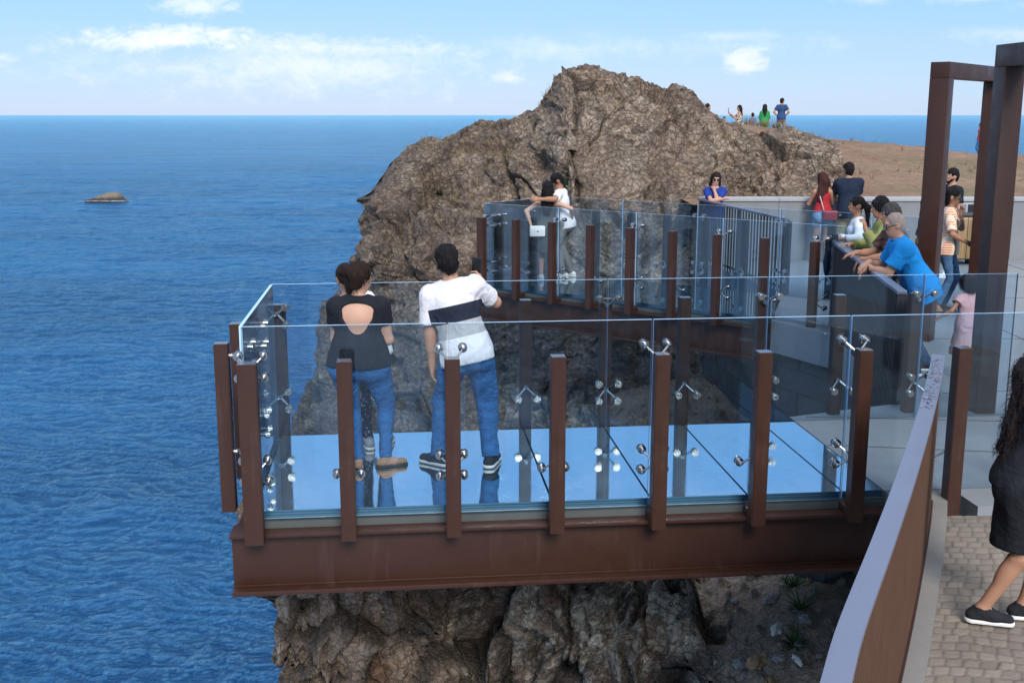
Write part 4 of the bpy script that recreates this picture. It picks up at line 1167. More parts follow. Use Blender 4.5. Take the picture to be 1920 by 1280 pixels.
def wrinkle(amp, sx=11., seed=0, zs=.7):
    def f(P):
        Q = np.stack([P[:,0]*.8 + P[:,2]*.6, P[:,1], P[:,2]*.8 - P[:,0]*.6], 1)
        w = .03*vnoise(P*6, seed+5)
        rid = .55 - np.abs(vnoise(np.stack([Q[:,0]*sx*.45 + w*20, Q[:,1]*sx*.6, Q[:,2]*sx*1.9*zs + w*40], 1), seed+2))
        return amp*.8*vnoise(P*[sx, sx, sx*zs], seed) - amp*1.0*rid + amp*.35*vnoise(P*[sx*2.3, sx*2.3, sx*1.8], seed+1)
    return f

class Person:
    def __init__(s, label, pos, yaw, H, h=.010, group=None, skin='mid', **kw):
        s.j = skeleton(pos, yaw, H, **kw); s.h = h/s.j.s
        s.root = empty('person', pos, R(yaw)); tag(s.root, label, 'person', group)
        s.mesh('body', body_prims(s.j), SKIN[skin], k=.8)
    def mesh(s, name, prims, mat, sub=(), cuts=(), noise=None, k=1.0, parent=None, sm=1, label=None, strands=None):
        j = s.j
        V, F = sdf_mesh(prims, s.h*k, sub, cuts, noise)
        if len(V) == 0: return None
        V = relax(V, F, sm, .45)
        if strands:
            n_, L_, w_, curl_ = strands; rs = np.random.RandomState(5); Nn = normals(V, F); pick = rs.choice(len(V), n_, replace=True)
            p = V[pick]; d = Nn[pick]*.55 + rs.randn(n_, 3)*.25; d[:, 2] -= .75; d /= np.linalg.norm(d, axis=1, keepdims=True); w0 = np.cross(d, Nn[pick] + .01); w0 /= np.linalg.norm(w0, axis=1, keepdims=True) + 1e-6
            p = p - Nn[pick]*.004; ph = rs.rand(n_)*6.28; ln = L_*(.5 + rs.rand(n_))[:, None]; S_ = 7; base_ = len(V); Vs = []; Fs = []
            for q in range(S_):
                f_ = 1 - (q/(S_ - 1))*.85
                Vs += [p - w0*w_*f_, p + w0*w_*f_]
                if q: 
                    o0 = base_ + (2*q - 2)*n_; ar_ = np.arange(n_); Fs.append(np.stack([o0 + ar_, o0 + n_ + ar_, o0 + 3*n_ + ar_, o0 + 2*n_ + ar_], 1))
                p = p + d*ln/(S_ - 1) + curl_*(w0*np.cos(ph + q*1.6)[:, None] + Nn[pick]*np.sin(ph + q*1.6)[:, None])
                d = d*.8 + np.array([0, 0, -.2]); d /= np.linalg.norm(d, axis=1, keepdims=True)
            V = np.concatenate([V] + Vs); F = np.concatenate([F] + Fs)
        me = np_mesh(name, V*j.s, F)
        q = V - j.hip; add_attr(me, 'tv', q @ j.tv); add_attr(me, 'tu', q @ j.r); add_attr(me, 'tw', q @ j.f)
        o = link_mesh(name, me, mat, parent or s.root)
        if label: o['label'] = label
        return o
    # ---- garments
    def top(s, mat, sleeve=.55, hem=.10, loose=.016, openback=False, tank=False, neckr=.066, name='shirt', wr=.006, extra=(), seed=1, flare=.012, sub=()):
        j = s.j; P = trunk(j, loose)
        if not tank:
            for i in (0, 1): P += arm(j, i, .013 + loose*.35, 0, sleeve, .03, flare)
        else: P = P[:-2]
        P.append(rc(j.hip + j.a*.07, j.hip - j.a*(hem + .05), .148*j.w**.9 + loose + .012, .156*j.w**.9 + loose*1.2 + .016, .05, flat=(j.f, .80)))
        P.append(el(j.hip - j.a*.02 - j.f*.03, V3(.160*j.w, .125*j.w**.7, .12) + loose + .008, np.stack([j.r, j.f, j.a]), .05))
        P += list(extra)
        S = [rc(j.neck - j.a*.03 + j.f*.01, j.hc, neckr, neckr*1.02, .008)] + list(sub)
        if openback:
            ax_ = np.stack([j.r, j.f, j.a]); S += [el(j.neck - j.a*.100 - j.f*.14, (.142, .14, .060), ax_, .015), el(j.neck - j.a*.140 - j.f*.14, (.128, .14, .092), ax_, .02), el(j.neck - j.a*.20 - j.f*.14, (.082, .14, .095), ax_, .03)]
        cuts = [(j.hip - j.a*hem, -j.a)]
        if tank: cuts.append((j.neck - j.a*.075, j.a))
        return s.mesh(name, P, mat, S, cuts, wrinkle(wr, 11, seed))
    def trousers(s, mat, length=2., loose=.012, cuff=None, waist=.10, name='trousers', wr=.006, seed=3):
        j = s.j; ax = np.stack([j.r, j.f, j.a])
        P = [el(j.hip + j.a*.03, V3(.158*j.w, .108*j.w**.7, .125) + loose, ax, .06)]
        for sd in (-1, 1): P.append(el(j.hip + j.r*sd*.075*j.w - j.f*.05*j.w - j.a*.05, V3(.088*j.w, .085, .10) + loose*.8, ax, .04))
        for i in (0, 1): P += leg(j, i, loose, length, cuff, feet=False)
        P.append(rc(j.hip + j.a*.04, j.hip + j.a*.11, .142*j.w**.9 + loose, .128*j.w + loose, .05, flat=(j.f, .76)))
        return s.mesh(name, P, mat, (), [(j.hip + j.a*waist, j.a)], wrinkle(wr, 12, seed, .9))
    def skirt(s, mat, z=.5, r0=.15, r1=.2, name='skirt', off=(0,0), wr=.008, flat=.75, top=.08):
        j = s.j; b = V3(j.hip[0] + off[0], j.hip[1] + off[1], z)
        P = [rc(j.hip + j.a*.06, b, r0, r1, .05, flat=(j.f, flat)), el(j.hip + j.a*.0, V3(.165*j.w, .125*j.w, .13) + .012, np.stack([j.r, j.f, j.a]), .05)]
        for sd in (-1, 1): P.append(el(j.hip + j.r*sd*.075*j.w - j.f*.05*j.w - j.a*.05, V3(.088*j.w, .085, .10) + .014, np.stack([j.r, j.f, j.a]), .05))
        for i in (0, 1): P += leg(j, i, .022, 1.3, feet=False)
        return s.mesh(name, P, mat, (), [(b, V3(0,0,-1)), (j.hip + j.a*top, j.a)], wrinkle(wr, 9, 5, .25))
    def shoes(s, mat, sole, kind='sneaker'):
        j = s.j
        for i in (0, 1):
            A_, t = j.A[i], j.ft[i]; z = A_[2] - .085; sd = np.cross(t, V3(0,0,1))
            a0 = V3(A_[0], A_[1], z + .045) - t*.045; a1 = V3(A_[0], A_[1], z + .036) + t*.155
            P = [rc(a0, a1, .046, .037, .03), rc(V3(A_[0], A_[1], z + .09), V3(A_[0], A_[1], z + .05) + t*.07, .047, .04, .03)]
            if kind == 'flat': P = [rc(a0 - V3(0,0,.012), a1 - V3(0,0,.01), .040, .033, .03)]
            sub = [rc(A_ - V3(0,0,.02), A_ + V3(0,0,.1), .036, .04, .01)] if kind == 'sneaker' else [rc(A_ - V3(0,0,.045) + t*.01, V3(A_[0], A_[1], z + .065) + t*.085, .03, .026, .01)]
            o = s.mesh('shoe', P, mat, sub, [(V3(0,0,z + .018), V3(0,0,-1))], k=.8)
            if o is None: continue
            Q = [rc(V3(A_[0], A_[1], z + .014) - t*.047, V3(A_[0], A_[1], z + .014) + t*.158, .049, .041, .02)]
            s.mesh('sole', Q, sole, (), [(V3(0,0,z + .001), V3(0,0,-1)), (V3(0,0,z + (.030 if kind == 'sneaker' else .014)), V3(0,0,1))], k=.8, parent=o)
    def hair(s, mat, kind='short', length=.3, vol=1.0, side=0., seed=9, name='hair', back=.0):
        j = s.j; hc, f, r, u, q = j.hc, j.hf, j.hr, j.hu, j.hs; ax = np.stack([r, f, u])
        g = {'buzz': .005, 'short': .014, 'long': .016, 'bun': .014, 'pony': .012, 'curly': .026, 'cap': .016}[kind]*vol
        P = [el(hc + u*.032*q - f*.012*q, V3(.075, .093, .096)*q + g, ax, .02)]
        if kind in ('short', 'curly', 'buzz'): P.append(el(hc - u*.02*q - f*.045*q, V3(.062, .055, .075)*q + g*.7, ax, .03))
        S = [el(hc + f*.095*q - u*.055*q, V3(.066, .095, .098)*q, ax, .01)]
        down = V3(0,0,-1); bk = nrm(-f + u*.0)
        if kind in ('long', 'curly') and length > .12:
            n0 = hc - f*.06*q; bdir = nrm(-j.f*(.25 + back) - V3(0,0,1))
            n1 = hc - f*.085*q - u*.06*q; e = n1 + nrm(-j.fs*.18 + V3(0,0,-1) + j.rs*side)*length
            P += [rc(n0, n1, .085*q*vol**.5, .078*q*vol, .04, flat=(f, .8)), rc(n1, e, .080*vol, .062*vol, .04, flat=(j.fs, .62))]
            for sd in (-1, 1):
                a = hc + r*sd*.062*q - f*.015*q + u*.02; b = hc + r*sd*.082*q - f*.045*q - u*.12*q
                P.append(rc(a, b, .032*vol, .036*vol, .03)); P.append(rc(b, n1 + (e - n1)*.75 + j.rs*sd*.055*vol, .036*vol, .03*vol, .03))
        if kind == 'buzz': S.append(el(hc + f*.105*q + u*.045*q, V3(.07, .055, .062)*q, ax, .02))
        if kind == 'bun':
            P += [el(hc - f*.10*q + u*.045 - r*.055, V3(.062, .055, .052)*vol, ax, .02), el(hc - f*.05 - u*.06, (.058, .05, .05), ax, .03),
                  rc(hc - f*.075 - u*.08, hc - f*.07 - u*.125 + r*.03, .014, .004, .01), rc(hc - f*.07 - u*.07 - r*.03, hc - f*.07 - u*.13 - r*.045, .014, .004, .01)]
        if kind == 'pony':
            n1 = hc - f*.105*q + u*.02; P += [rc(n1, n1 - f*.05 - u*.06, .035, .045, .03), rc(n1 - f*.05 - u*.06, n1 - f*.06 + V3(0,0,-length), .045, .025, .03)]
        amp = {'buzz': .004, 'short': .013, 'long': .013, 'bun': .012, 'pony': .007, 'curly': .020, 'cap': .001}[kind]
        fr = (38, 38, 11) if kind not in ('curly', 'short') else ((26, 26, 18) if kind == 'curly' else (40, 40, 24))
        nz = lambda P_: amp*vnoise(P_*fr, seed) + amp*.6*vnoise(P_*np.array(fr)*2.2, seed+1)
        st = None
        if kind not in ('buzz', 'cap') and s.h*j.s < .0116:
            st = {'short': (900, .030, .0016, .002), 'long': (700, .09, .0018, .003), 'bun': (800, .045, .0016, .004), 'pony': (600, .05, .0016, .003), 'curly': (2600, .07, .0024, .011)}[kind]
        return s.mesh(name, P, mat, S, (), nz, sm=0 if kind == 'curly' else 1, strands=st)
    def eyes(s, mouth=True):
        j = s.j; hc, f, r, u, q = j.hc, j.hf, j.hr, j.hu, j.hs
        for sd in (-1, 1):
            m = MB(); m.ball((hc + r*sd*.031*q + f*.0795*q + u*.004*q)*j.s, .0115*q*j.s, n=10)
            m.ball((hc + r*sd*.031*q + f*.086*q + u*.004*q)*j.s, .0062*q*j.s, 1, n=8); m.build('eye', [EYEW, DARK], s.root, smooth=True)
            a = (hc + r*sd*.016*q + f*.092*q + u*.028*q)*j.s; b = (hc + r*sd*.048*q + f*.082*q + u*.028*q)*j.s
            m = MB(); m.tube(a, b, .004*j.s, .0025*j.s, 6); m.build('eyebrow', DARK, s.root, smooth=True)
        if mouth:
            m = MB(); m.tube((hc - r*.021*q + f*.0985*q - u*.053*q)*j.s, (hc + r*.021*q + f*.0985*q - u*.053*q)*j.s, .0042*j.s, n=6); m.build('mouth', LIPS, s.root, smooth=True)
    def glasses(s, dark=True, up=0., name='sunglasses'):
        j = s.j; hc, f, r, u, q = j.hc, j.hf, j.hr, j.hu, j.hs; m = MB(); k = j.s
        o = hc + u*(.004 + up)*q - f*(up*.35)*q
        for sd in (-1, 1):
            c = o + r*sd*.034*q + f*.101*q
            M = Matrix.Identity(4)
            m.tube(c*k, (c + f*.005)*k, .027*q*k, n=14, mi=0 if dark else 1)
            m.tube((o + r*sd*.062*q + f*.098*q + u*.006)*k, (o + r*sd*.082*q - f*.02*q + u*.004)*k, .004*k, n=6)
        m.tube((o - r*.062*q + f*.102*q + u*.010)*k, (o + r*.062*q + f*.102*q + u*.010)*k, .0045*k, n=6)
        return m.build(name, [DARK, CLEARL], s.root, smooth=True)
    def watch(s, i, mat=None):
        j = s.j; W_, d = j.W[i], nrm(j.W[i] - j.E[i]); m = MB()
        m.tube((W_ - d*.03)*j.s, (W_ - d*.012)*j.s, .034*j.ar*j.s, n=14); m.tube((W_ - d*.021 - j.hn[i]*.026)*j.s, (W_ - d*.021 - j.hn[i]*.040)*j.s, .018*j.s, n=12)
        return m.build('watch', mat or DARK, s.root, smooth=True)
    def world(s, p): return rotz(np.asarray(p)*s.j.s, R(s.j.yaw)) + V3(*s.j.pos)
    def palmw(s, i, k=.085): return s.world(s.j.W[i] + s.j.hd[i]*k + s.j.hn[i]*.012)

def m_skin(name, col):
    n = NT(name); p = n.obj()
    c = n.mix(n.noise(p, 9, 4, .6), tuple(x*.90 for x in col), tuple(x*1.08 for x in col))
    m = n.pbr(c, .55, normal=n.bump(n.noise(p, 160, 3, .6), .08, .002), spec=.35)
    b = [x for x in n.t.nodes if x.type == 'BSDF_PRINCIPLED'][0]
    b.inputs['Subsurface Weight'].default_value = .12; b.inputs['Subsurface Radius'].default_value = (.02,.008,.004); b.inputs['Subsurface Scale'].default_value = .5
    return m
SKIN = dict(light=m_skin('skin_light', (.50,.29,.20)), mid=m_skin('skin', (.42,.225,.145)), tan=m_skin('skin_tan', (.33,.165,.10)), dark=m_skin('skin_brown', (.24,.115,.07)))
DARK = m_simple('black_plastic', (.012,.012,.014), .25, 0, .1); EYEW = m_simple('eye_white', (.6,.58,.55), .3, 0, .05); LIPS = m_simple('lips', (.22,.07,.06), .5, 0, .1); CLEARL = m_simple('lens', (.10,.12,.13), .1, 0, .1)
_fab = {}
def fabric(col, var=.14, weave=140, rough=.85, key=None):
    k = (tuple(col), var)
    if k in _fab: return _fab[k]
    n = NT('fabric'); p = n.obj()
    c = n.mix(n.noise(p, 7, 5, .6), tuple(x*(1-var) for x in col), tuple(min(1, x*(1+var)) for x in col))
    _fab[k] = n.pbr(c, rough, normal=n.bump(n.math('ADD', n.math('MULTIPLY', n.noise(p, weave, 2), .25), n.math('MULTIPLY', n.noise(p, 13, 5, .6, 1.0), 5.0)), .40, .010), spec=.2)
    return _fab[k]
def denim(col):
    n = NT('denim'); p = n.obj()
    c = n.mix(n.noise(n.map(p, (1,1,.35)), 6, 5, .6), tuple(x*.65 for x in col), tuple(min(1, x*1.35) for x in col))
    c = n.mix(n.math('MULTIPLY', n.noise(p, 260, 2), .35), c, (.16,.28,.45))
    return n.pbr(c, .85, normal=n.bump(n.math('ADD', n.math('MULTIPLY', n.noise(p, 160, 2), .3), n.math('MULTIPLY', n.noise(n.map(p, (1,1,1.8)), 13, 5, .65, .8), 6.0)), .6, .012), spec=.08)
def bands(stops, name='striped_fabric', attr='tv', lo=-.2, hi=.6, seed=0, sleeve=None):
    """stops: [(value along the torso, colour)] constant bands"""
    n = NT(name); p = n.obj(); t = n.n('MapRange', i_Value=n.attr(attr), i_From_Min=lo, i_From_Max=hi).outputs[0]
    c = n.ramp(t, [(max(0, (v - lo)/(hi - lo)), c_) for v, c_ in stops], 'CONSTANT')
    if sleeve: c = n.mix(n.math('GREATER_THAN', n.math('ABSOLUTE', n.attr('tu')), .205), c, sleeve)
    c = n.mix(n.math('MULTIPLY', n.noise(p, 7, 5, .6), .25), c, n.mix(.5, c, (.02,.02,.02)))
    return n.pbr(c, .85, normal=n.bump(n.math('ADD', n.math('MULTIPLY', n.noise(p, 160, 2), .25), n.math('MULTIPLY', n.noise(n.map(p, (1.4,1.4,.8)), 12, 5, .6, 1.2), 5.0)), .45, .012), spec=.2)
def repeat(c1, c2, fv, fu=0, w=.5, name='patterned_fabric'):
    n = NT(name); p = n.obj()
    a = n.math('FRACT', n.math('MULTIPLY', n.attr('tv'), fv)); m_ = n.math('GREATER_THAN', a, w)
    if fu: m_ = n.math('MAXIMUM', m_, n.math('GREATER_THAN', n.math('FRACT', n.math('MULTIPLY', n.attr('tu'), fu)), w))
    return n.pbr(n.mix(m_, c1, c2), .85, normal=n.bump(n.noise(p, 22, 4, .6), .2, .006), spec=.2)
def blotch(c1, c2, sc=16, th=.5, name='printed_fabric'):
    n = NT(name); p = n.obj()
    return n.pbr(n.mix(n.ramp(n.noise(p, sc, 2, .5), [(th, 0.), (th + .03, 1.)]), c1, c2), .85, spec=.2)
def m_hair(name, col, sc=60):
    n = NT(name); p = n.obj(); a = n.noise(n.map(p, (1,1,.16)), sc, 4, .6)
    c = n.mix(a, tuple(x*.6 for x in col), tuple(x*1.7 for x in col))
    return n.pbr(c, .62, normal=n.bump(n.noise(n.map(p, (1,1,.14)), sc*2, 4, .7), .9, .010), spec=.10)
HBLK = m_hair('black_hair', (.010,.009,.010)); HBRN = m_hair('brown_hair', (.020,.012,.009)); HDBR = m_hair('dark_brown_hair', (.018,.012,.010)); HGRY = m_hair('grey_hair', (.26,.205,.175)); HSLT = m_hair('dark_grey_hair', (.045,.042,.042)); HRED = m_hair('auburn_hair', (.045,.016,.014))
WHITE = fabric((.74,.74,.74), .06); BLACKF = fabric((.012,.014,.020)); RUBW = m_simple('white_rubber', (.72,.72,.70), .5, 0, .06); RUBK = m_simple('black_rubber', (.02,.02,.02), .6, 0, .1)
JEAN = denim((.026,.135,.35)); JEAN2 = denim((.024,.125,.33)); DJEAN = denim((.02,.04,.085)); LJEAN = denim((.16,.27,.40))
G1 = 'people standing on the near skywalk'; G2 = 'couple on the far skywalk'; G3 = 'onlookers leaning on the slatted railing'; G4 = 'people on the clifftop behind the wall'
def thing_mesh(m, name, mats, label, cat, loc=None, bevel=0., smooth=False, group=None):
    o = m.build(name, mats, bevel=bevel, smooth=smooth); return tag(o, label, cat, group)
def phone(c, right, up, mat=DARK, label='', L=.15, Wd=.074, T=.009):
    right = Vector(nrm(right)); up = Vector(nrm(up)); nn_ = right.cross(up).normalized(); up = nn_.cross(right)
    M = Matrix((right, up, nn_)).transposed().to_4x4()
    g = bpy.data.objects.new('phone', None); COL.objects.link(g); g.matrix_world = Matrix.Translation(Vector(c)) @ M; tag(g, label, 'phone')
    m = MB(); m.box((-Wd/2, -L/2, -T/2), (Wd/2, L/2, T/2)); m.build('phone_body', mat, g, bevel=.003)
    m = MB(); m.box((-Wd/2 + .004, -L/2 + .006, T/2 + .0002), (Wd/2 - .004, L/2 - .006, T/2 + .001)); m.build('screen', SCREEN, g)
    m = MB(); m.box((-Wd/2 + .008, L/2 - .045, -T/2 - .002), (-Wd/2 + .03, L/2 - .01, -T/2 - .0002)); m.build('camera_bump', DARK, g)
    return g
SCREEN = m_simple('phone_screen', (.02,.03,.045), .08, 0, .05)
# ---- near skywalk
p = Person('woman with a messy dark bun in a black open backed top and jeans, looking right', (-1.12, 8.27, .001), 3, 1.585, .0085, G1, 'light', sex='f', w=1.46,
           lean=(.01,-.01), pel=(-.04,0,.925), feet=((-.07,.0,8),(.20,.02,-72)), hands=((-.10,.27,1.10),(.10,.27,1.08)), elb=((-.5,-.5,-1),(.5,-.5,-1)), head=(-52,-6,0), palm=((1,0,0),(-1,0,0)))
p.top(BLACKF, .50, .03, .016, openback=True, wr=.005, flare=.006); p.trousers(JEAN, 2, .012, .012, waist=.085, wr=.006); p.hair(HBRN, 'bun', vol=1.12); p.eyes()
p.shoes(fabric((.36,.20,.11)), RUBK, 'flat')
p1 = p
p = Person('woman mostly hidden behind the woman in black, in a white top and spotted dark leggings', (-1.16, 8.80, .001), 12, 1.53, .010, G1, 'light', sex='f', w=.95, lean=(-.20,.02), pel=(.03,0,.93), feet=((-.02,0,10),(.16,.03,-25)), hands=((-.10,.30,1.15),(.10,.30,1.15)), head=(10,-10,0))
p.top(WHITE, .6, .10, .014); p.trousers(blotch((.012,.014,.03), (.22,.25,.32), 42, .60), 2, .004, .005, name='leggings'); p.hair(HBRN, 'pony', .2, 1.1); p.shoes(fabric((.30,.30,.32)), RUBW)
SHIRT = bands([(-.2,(.72,.72,.73)), (.13,(.40,.40,.40)), (.245,(.020,.026,.045)), (.375,(.74,.73,.76))], 'banded_tshirt', sleeve=(.74,.73,.76))
p3 = p = Person('man in a white T-shirt with navy and grey bands, leaning left with a raised phone', (-.375, 8.30, .001), -4, 1.735, .0085, G1, 'mid', w=1.05, lean=(-.125,.05), pel=(.03,0,.905), roll=0,
           feet=((-.22,.02,62),(.22,.05,-12)), hands=((-.245,.06,.77),('w',-.245,8.72,1.345)), elb=((-.5,-.8,-.2),(.85,-.45,-.75)), head=(14,-16,8), palm=((1,0,0),(-1,.2,0)), curl=(.45,.95), wrist=(None,(0,.35,1)))
p.top(SHIRT, .72, .08, .020, wr=.009, flare=.012); p.trousers(JEAN2, 2, .018, .026, waist=.06, wr=.012); p.hair(HBLK, 'short', vol=.9); p.eyes()
p.shoes(fabric((.022,.026,.036)), RUBW)
c = p.palmw(1); phone(c + V3(-.015,.03,.065), (-.94,.3,.12), (0.1,-.15,1), label='black phone held up by the man in the banded T-shirt')
# ---- far skywalk
p = Person('man in white T-shirt and grey trousers hugging a woman, sunglasses on his head', (.86, 18.50, .001), 74, 1.74, .0115, G2, 'tan', lean=(0,.10), pel=(0,-.02,.925), feet=((-.10,.02,4),(.12,-.06,-8)),
           hands=(('w',.44,18.06,1.33),('w',.50,18.55,1.15)), elb=((-1,.0,-.2),(1,-.2,-.6)), head=(18,-38,8), palm=((.8,.2,-.4),(-1,0,0)), curl=(.5,.5))
p.top(WHITE, .70, .10, .012); p.trousers(fabric((.17,.18,.18), .18), 2, .014, .024); p.shoes(WHITE, RUBW); p.hair(HBLK, 'short', vol=.9); p.eyes()
p.glasses(True, .075)
p = Person('woman with long black hair and dark dress, hugged by the man', (.56, 18.20, .001), -6, 1.60, .0115, G2, 'light', sex='f', lean=(.02,.06), pel=(0,0,.93), feet=((-.10,.03,15),(.08,0,-5)),
           hands=(('w',.30,18.10,.93),('w',.985,18.36,1.02)), elb=((-1,-.3,-.3),(.9,-.7,.2)), head=(-12,4,6), palm=((1,0,0),(-1,0,0)))
DRESS = fabric((.060,.068,.065), .2)
p.top(DRESS, 0, .04, .012, tank=True, name='dress_bodice'); p.skirt(DRESS, .50, .15, .185); p.hair(HBLK, 'long', .36, 1.12); p.shoes(WHITE, RUBW)
pw = p.palmw(0, .10)
b = empty('handbag', (pw[0] + .07, pw[1] - .03, pw[2] - .03), R(10)); tag(b, 'small white handbag held in the hand of the woman with long black hair', 'bag')
WLEA = m_simple('white_leather', (.74,.75,.72), .45, 0, .08)
m = MB(); m.box((-.125,-.045,-.085), (.125,.045,.085)); m.build('bag_body', WLEA, b, bevel=.018)
m = MB(); m.box((-.12,-.049,-.01), (.12,-.0455,.080)); m.build('flap', WLEA, b, bevel=.002)
m = MB(); m.ball((0,-.052,.0), .012, n=8); m.build('clasp', DARK, b, smooth=True)
# ---- behind the bar railing
p = Person('woman in a royal blue top and sunglasses, chin on her hand at the bar railing', (3.72, 20.66, .001), 172, 1.66, .0125, None, 'light', sex='f', w=1.10, lean=(0,.16), pel=(0,-.06,.92),
           hands=(('w',3.665,20.45,1.33),('w',3.82,20.30,1.17)), elb=(('w',3.72,20.30,.9),('w',3.36,20.35,.95)), head=(4,-8,6), palm=((.2,1,.2),(0,0,-1)), wrist=((0,.1,1),None), curl=(.9,.3))
p.top(fabric((.018,.045,.24)), .62, .10, .014); p.trousers(DJEAN, 2, .008); p.hair(HBRN, 'long', .22, 1.0); p.glasses(); p.eyes(); p.shoes(BLACKF, RUBK)
# ---- at the concrete wall
p = Person('woman with long auburn hair, red sleeveless top and denim shorts leaning on the wall', (5.66, 20.47, .001), -4, 1.64, .0125, None, 'mid', sex='f', lean=(-.01,.09), pel=(0,-.03,.92), feet=((-.09,-.03,5),(.13,.08,-5)),
           hands=((-.12,.36,1.24),(.10,.38,1.24)), elb=((-.5,.1,-1),(.5,.1,-1)), head=(18,-12,5), palm=((0,0,-1),(0,0,-1)))
p.top(fabric((.33,.022,.030)), 0, -.06, .010, tank=True); p.trousers(LJEAN, .42, .016, .03, waist=.12, name='shorts'); p.hair(HRED, 'long', .34, 1.12, -.25); p.shoes(WHITE, RUBW)
p7 = p
bg_ = p.world(p.j.hip + V3(.10, -.20, .02))
b = empty('crossbody_bag', tuple(bg_), R(-8)); tag(b, 'dark red crossbody bag on a pale strap, worn by the woman in denim shorts', 'bag')
RLEA = m_simple('red_leather', (.20,.018,.028), .4, 0, .15)
m = MB(); m.box((-.125,-.04,-.085), (.125,.04,.085)); m.build('bag_body', RLEA, b, bevel=.02)
m = MB(); m.box((-.118,-.045,-.02), (.118,-.041,.078)); m.build('flap', RLEA, b, bevel=.0015)
m = MB(); m.ball((0,-.048,-.02), .013, n=8); m.build('clasp', CHROME, b, smooth=True)
m = MB(); a0 = V3(-.11,0,.07); a1 = (rotz(p.world(p.j.S[0] - p.j.f*.085 + V3(.04,0,.02)) - bg_, R(8)))
m.tube(a0, a1, .009, n=6); m.build('strap', fabric((.55,.48,.45)), b)
p = Person('man in a navy T-shirt and beige trousers leaning his forearms on the wall', (6.10, 20.40, .001), -3, 1.83, .0125, None, 'mid', w=1.08, lean=(-.01,.08), pel=(0,-.06,.91), feet=((-.12,-.02,8),(.14,.05,-10)),
           hands=((-.10,.42,1.13),(.10,.42,1.13)), elb=((-.7,0,-1),(.7,0,-1)), head=(14,-8,4), palm=((0,0,-1),(0,0,-1)))
p.top(fabric((.012,.020,.040)), .72, .14, .022); p.trousers(fabric((.34,.31,.21)), 2, .022, .026); p.hair(HBLK, 'short'); p.shoes(WHITE, RUBW)
# ---- at the slatted railing
p9 = p = Person('young woman in a tight white top, sunglasses on her dark hair, at the railing end', (4.52, 14.62, .001), 82, 1.62, .0105, G3, 'tan', sex='f', lean=(0,.06), pel=(0,-.04,.925), feet=((-.10,0,5),(.10,-.08,0)),
           hands=(('w',4.20,14.28,1.10),('w',4.22,14.55,1.10)), elb=((-.4,-1,-.3),(.4,-1,-.3)), head=(6,-4,0), palm=((0,0,-1),(0,0,-1)), curl=(.9,.5))
p.top(fabric((.72,.74,.76), .05), 1.75, .06, .007, wr=.003); p.trousers(DJEAN, 2, .006); p.hair(HBLK, 'pony', .30, 1.1); p.glasses(True, .07); p.eyes(); p.shoes(WHITE, RUBW)
phone((4.105, 14.22, 1.135), (.25,-.97,0), (-.2,-.05,1), label='dark phone held over the railing end by the young woman in white', L=.08, Wd=.155)
m = MB(); b_ = None
o = empty('jacket', (4.06, 14.33, 1.0), R(80)); tag(o, 'dark blue jacket hanging over the far end of the slatted railing', 'jacket')
V, F = sdf_mesh([el((0,0,-.14), (.12,.03,.2), None, .03), el((.05,0,-.27), (.08,.035,.12), None, .03), rc((0,0,.03), (0,.0,.09), .05, .045, .03, flat=(V3(0,1,0), .8))], .011, noise=wrinkle(.014, 14, 4))
link_mesh('jacket_body', np_mesh('jacket_body', V, F), fabric((.03,.055,.09)), o)
p = Person('person in an olive green top with sunglasses on dark hair, hand at the mouth', (4.52, 13.50, .001), 84, 1.71, .0105, G3, 'tan', sex='f', w=1.08, lean=(0,.15), pel=(0,-.08,.92), feet=((-.12,.02,0),(.12,-.10,0)),
           hands=(('w',4.20,13.32,1.34),('w',4.10,13.55,1.12)), elb=(('w',4.15,13.0,.6),(.5,-.3,-1)), head=(0,-6,0), palm=((.6,.8,0),(0,0,-1)), wrist=((0,.1,1),None), curl=(.9,.4))
p.top(fabric((.22,.24,.085)), 1.8, .10, .022); p.trousers(DJEAN, 2, .010); p.hair(HBLK, 'short', vol=1.5); p.glasses(True, .075); p.eyes(); p.shoes(WHITE, RUBW)
p = Person('man with dark greying hair and a brown striped polo, arms over the railing', (4.36, 12.52, .001), 86, 1.75, .0105, G3, 'tan', w=1.08, lean=(0,.20), pel=(0,-.09,.90), feet=((-.13,.03,0),(.12,-.14,0)),
           hands=(('w',3.86,12.34,1.08),('w',3.88,12.60,1.13)), elb=((-.8,-.6,-1),(.6,-.4,-1)), head=(4,-8,-2), palm=((0,.3,-1),(0,0,-1)), wrist=((0,.4,-1),(0,1,-.3)), curl=(.4,.4))
p.top(repeat((.105,.055,.045), (.040,.022,.022), 13, 0, .72), .74, .12, .022); p.trousers(fabric((.10,.085,.07)), 2, .016); p.hair(HSLT, 'short', vol=1.1); p.eyes(); p.shoes(BLACKF, RUBK)
p12 = p = Person('grey haired man in glasses and a bright blue polo leaning on the slatted railing', (4.16, 11.48, .001), 82, 1.76, .0095, G3, 'mid', w=1.15, lean=(0,.27), pel=(0,-.06,.90), feet=((-.13,.02,0),(.14,-.18,0)),
           hands=(('w',3.70,11.55,1.10),('w',3.73,11.66,1.14)), elb=((-1,-.5,-.9),(.8,-.3,-.8)), head=(2,-14,-3), palm=((0,.2,-1),(0,.3,-1)), wrist=((.1,.5,-.8),(-.2,.7,-.6)), curl=(.35,.5))
p.top(fabric((.010,.22,.56), .12), .74, .14, .026, wr=.007, flare=.016); p.trousers(DJEAN, 2, .014); p.hair(HGRY, 'buzz'); p.eyes(); p.watch(0); p.shoes(BLACKF, RUBW)
j = p.j
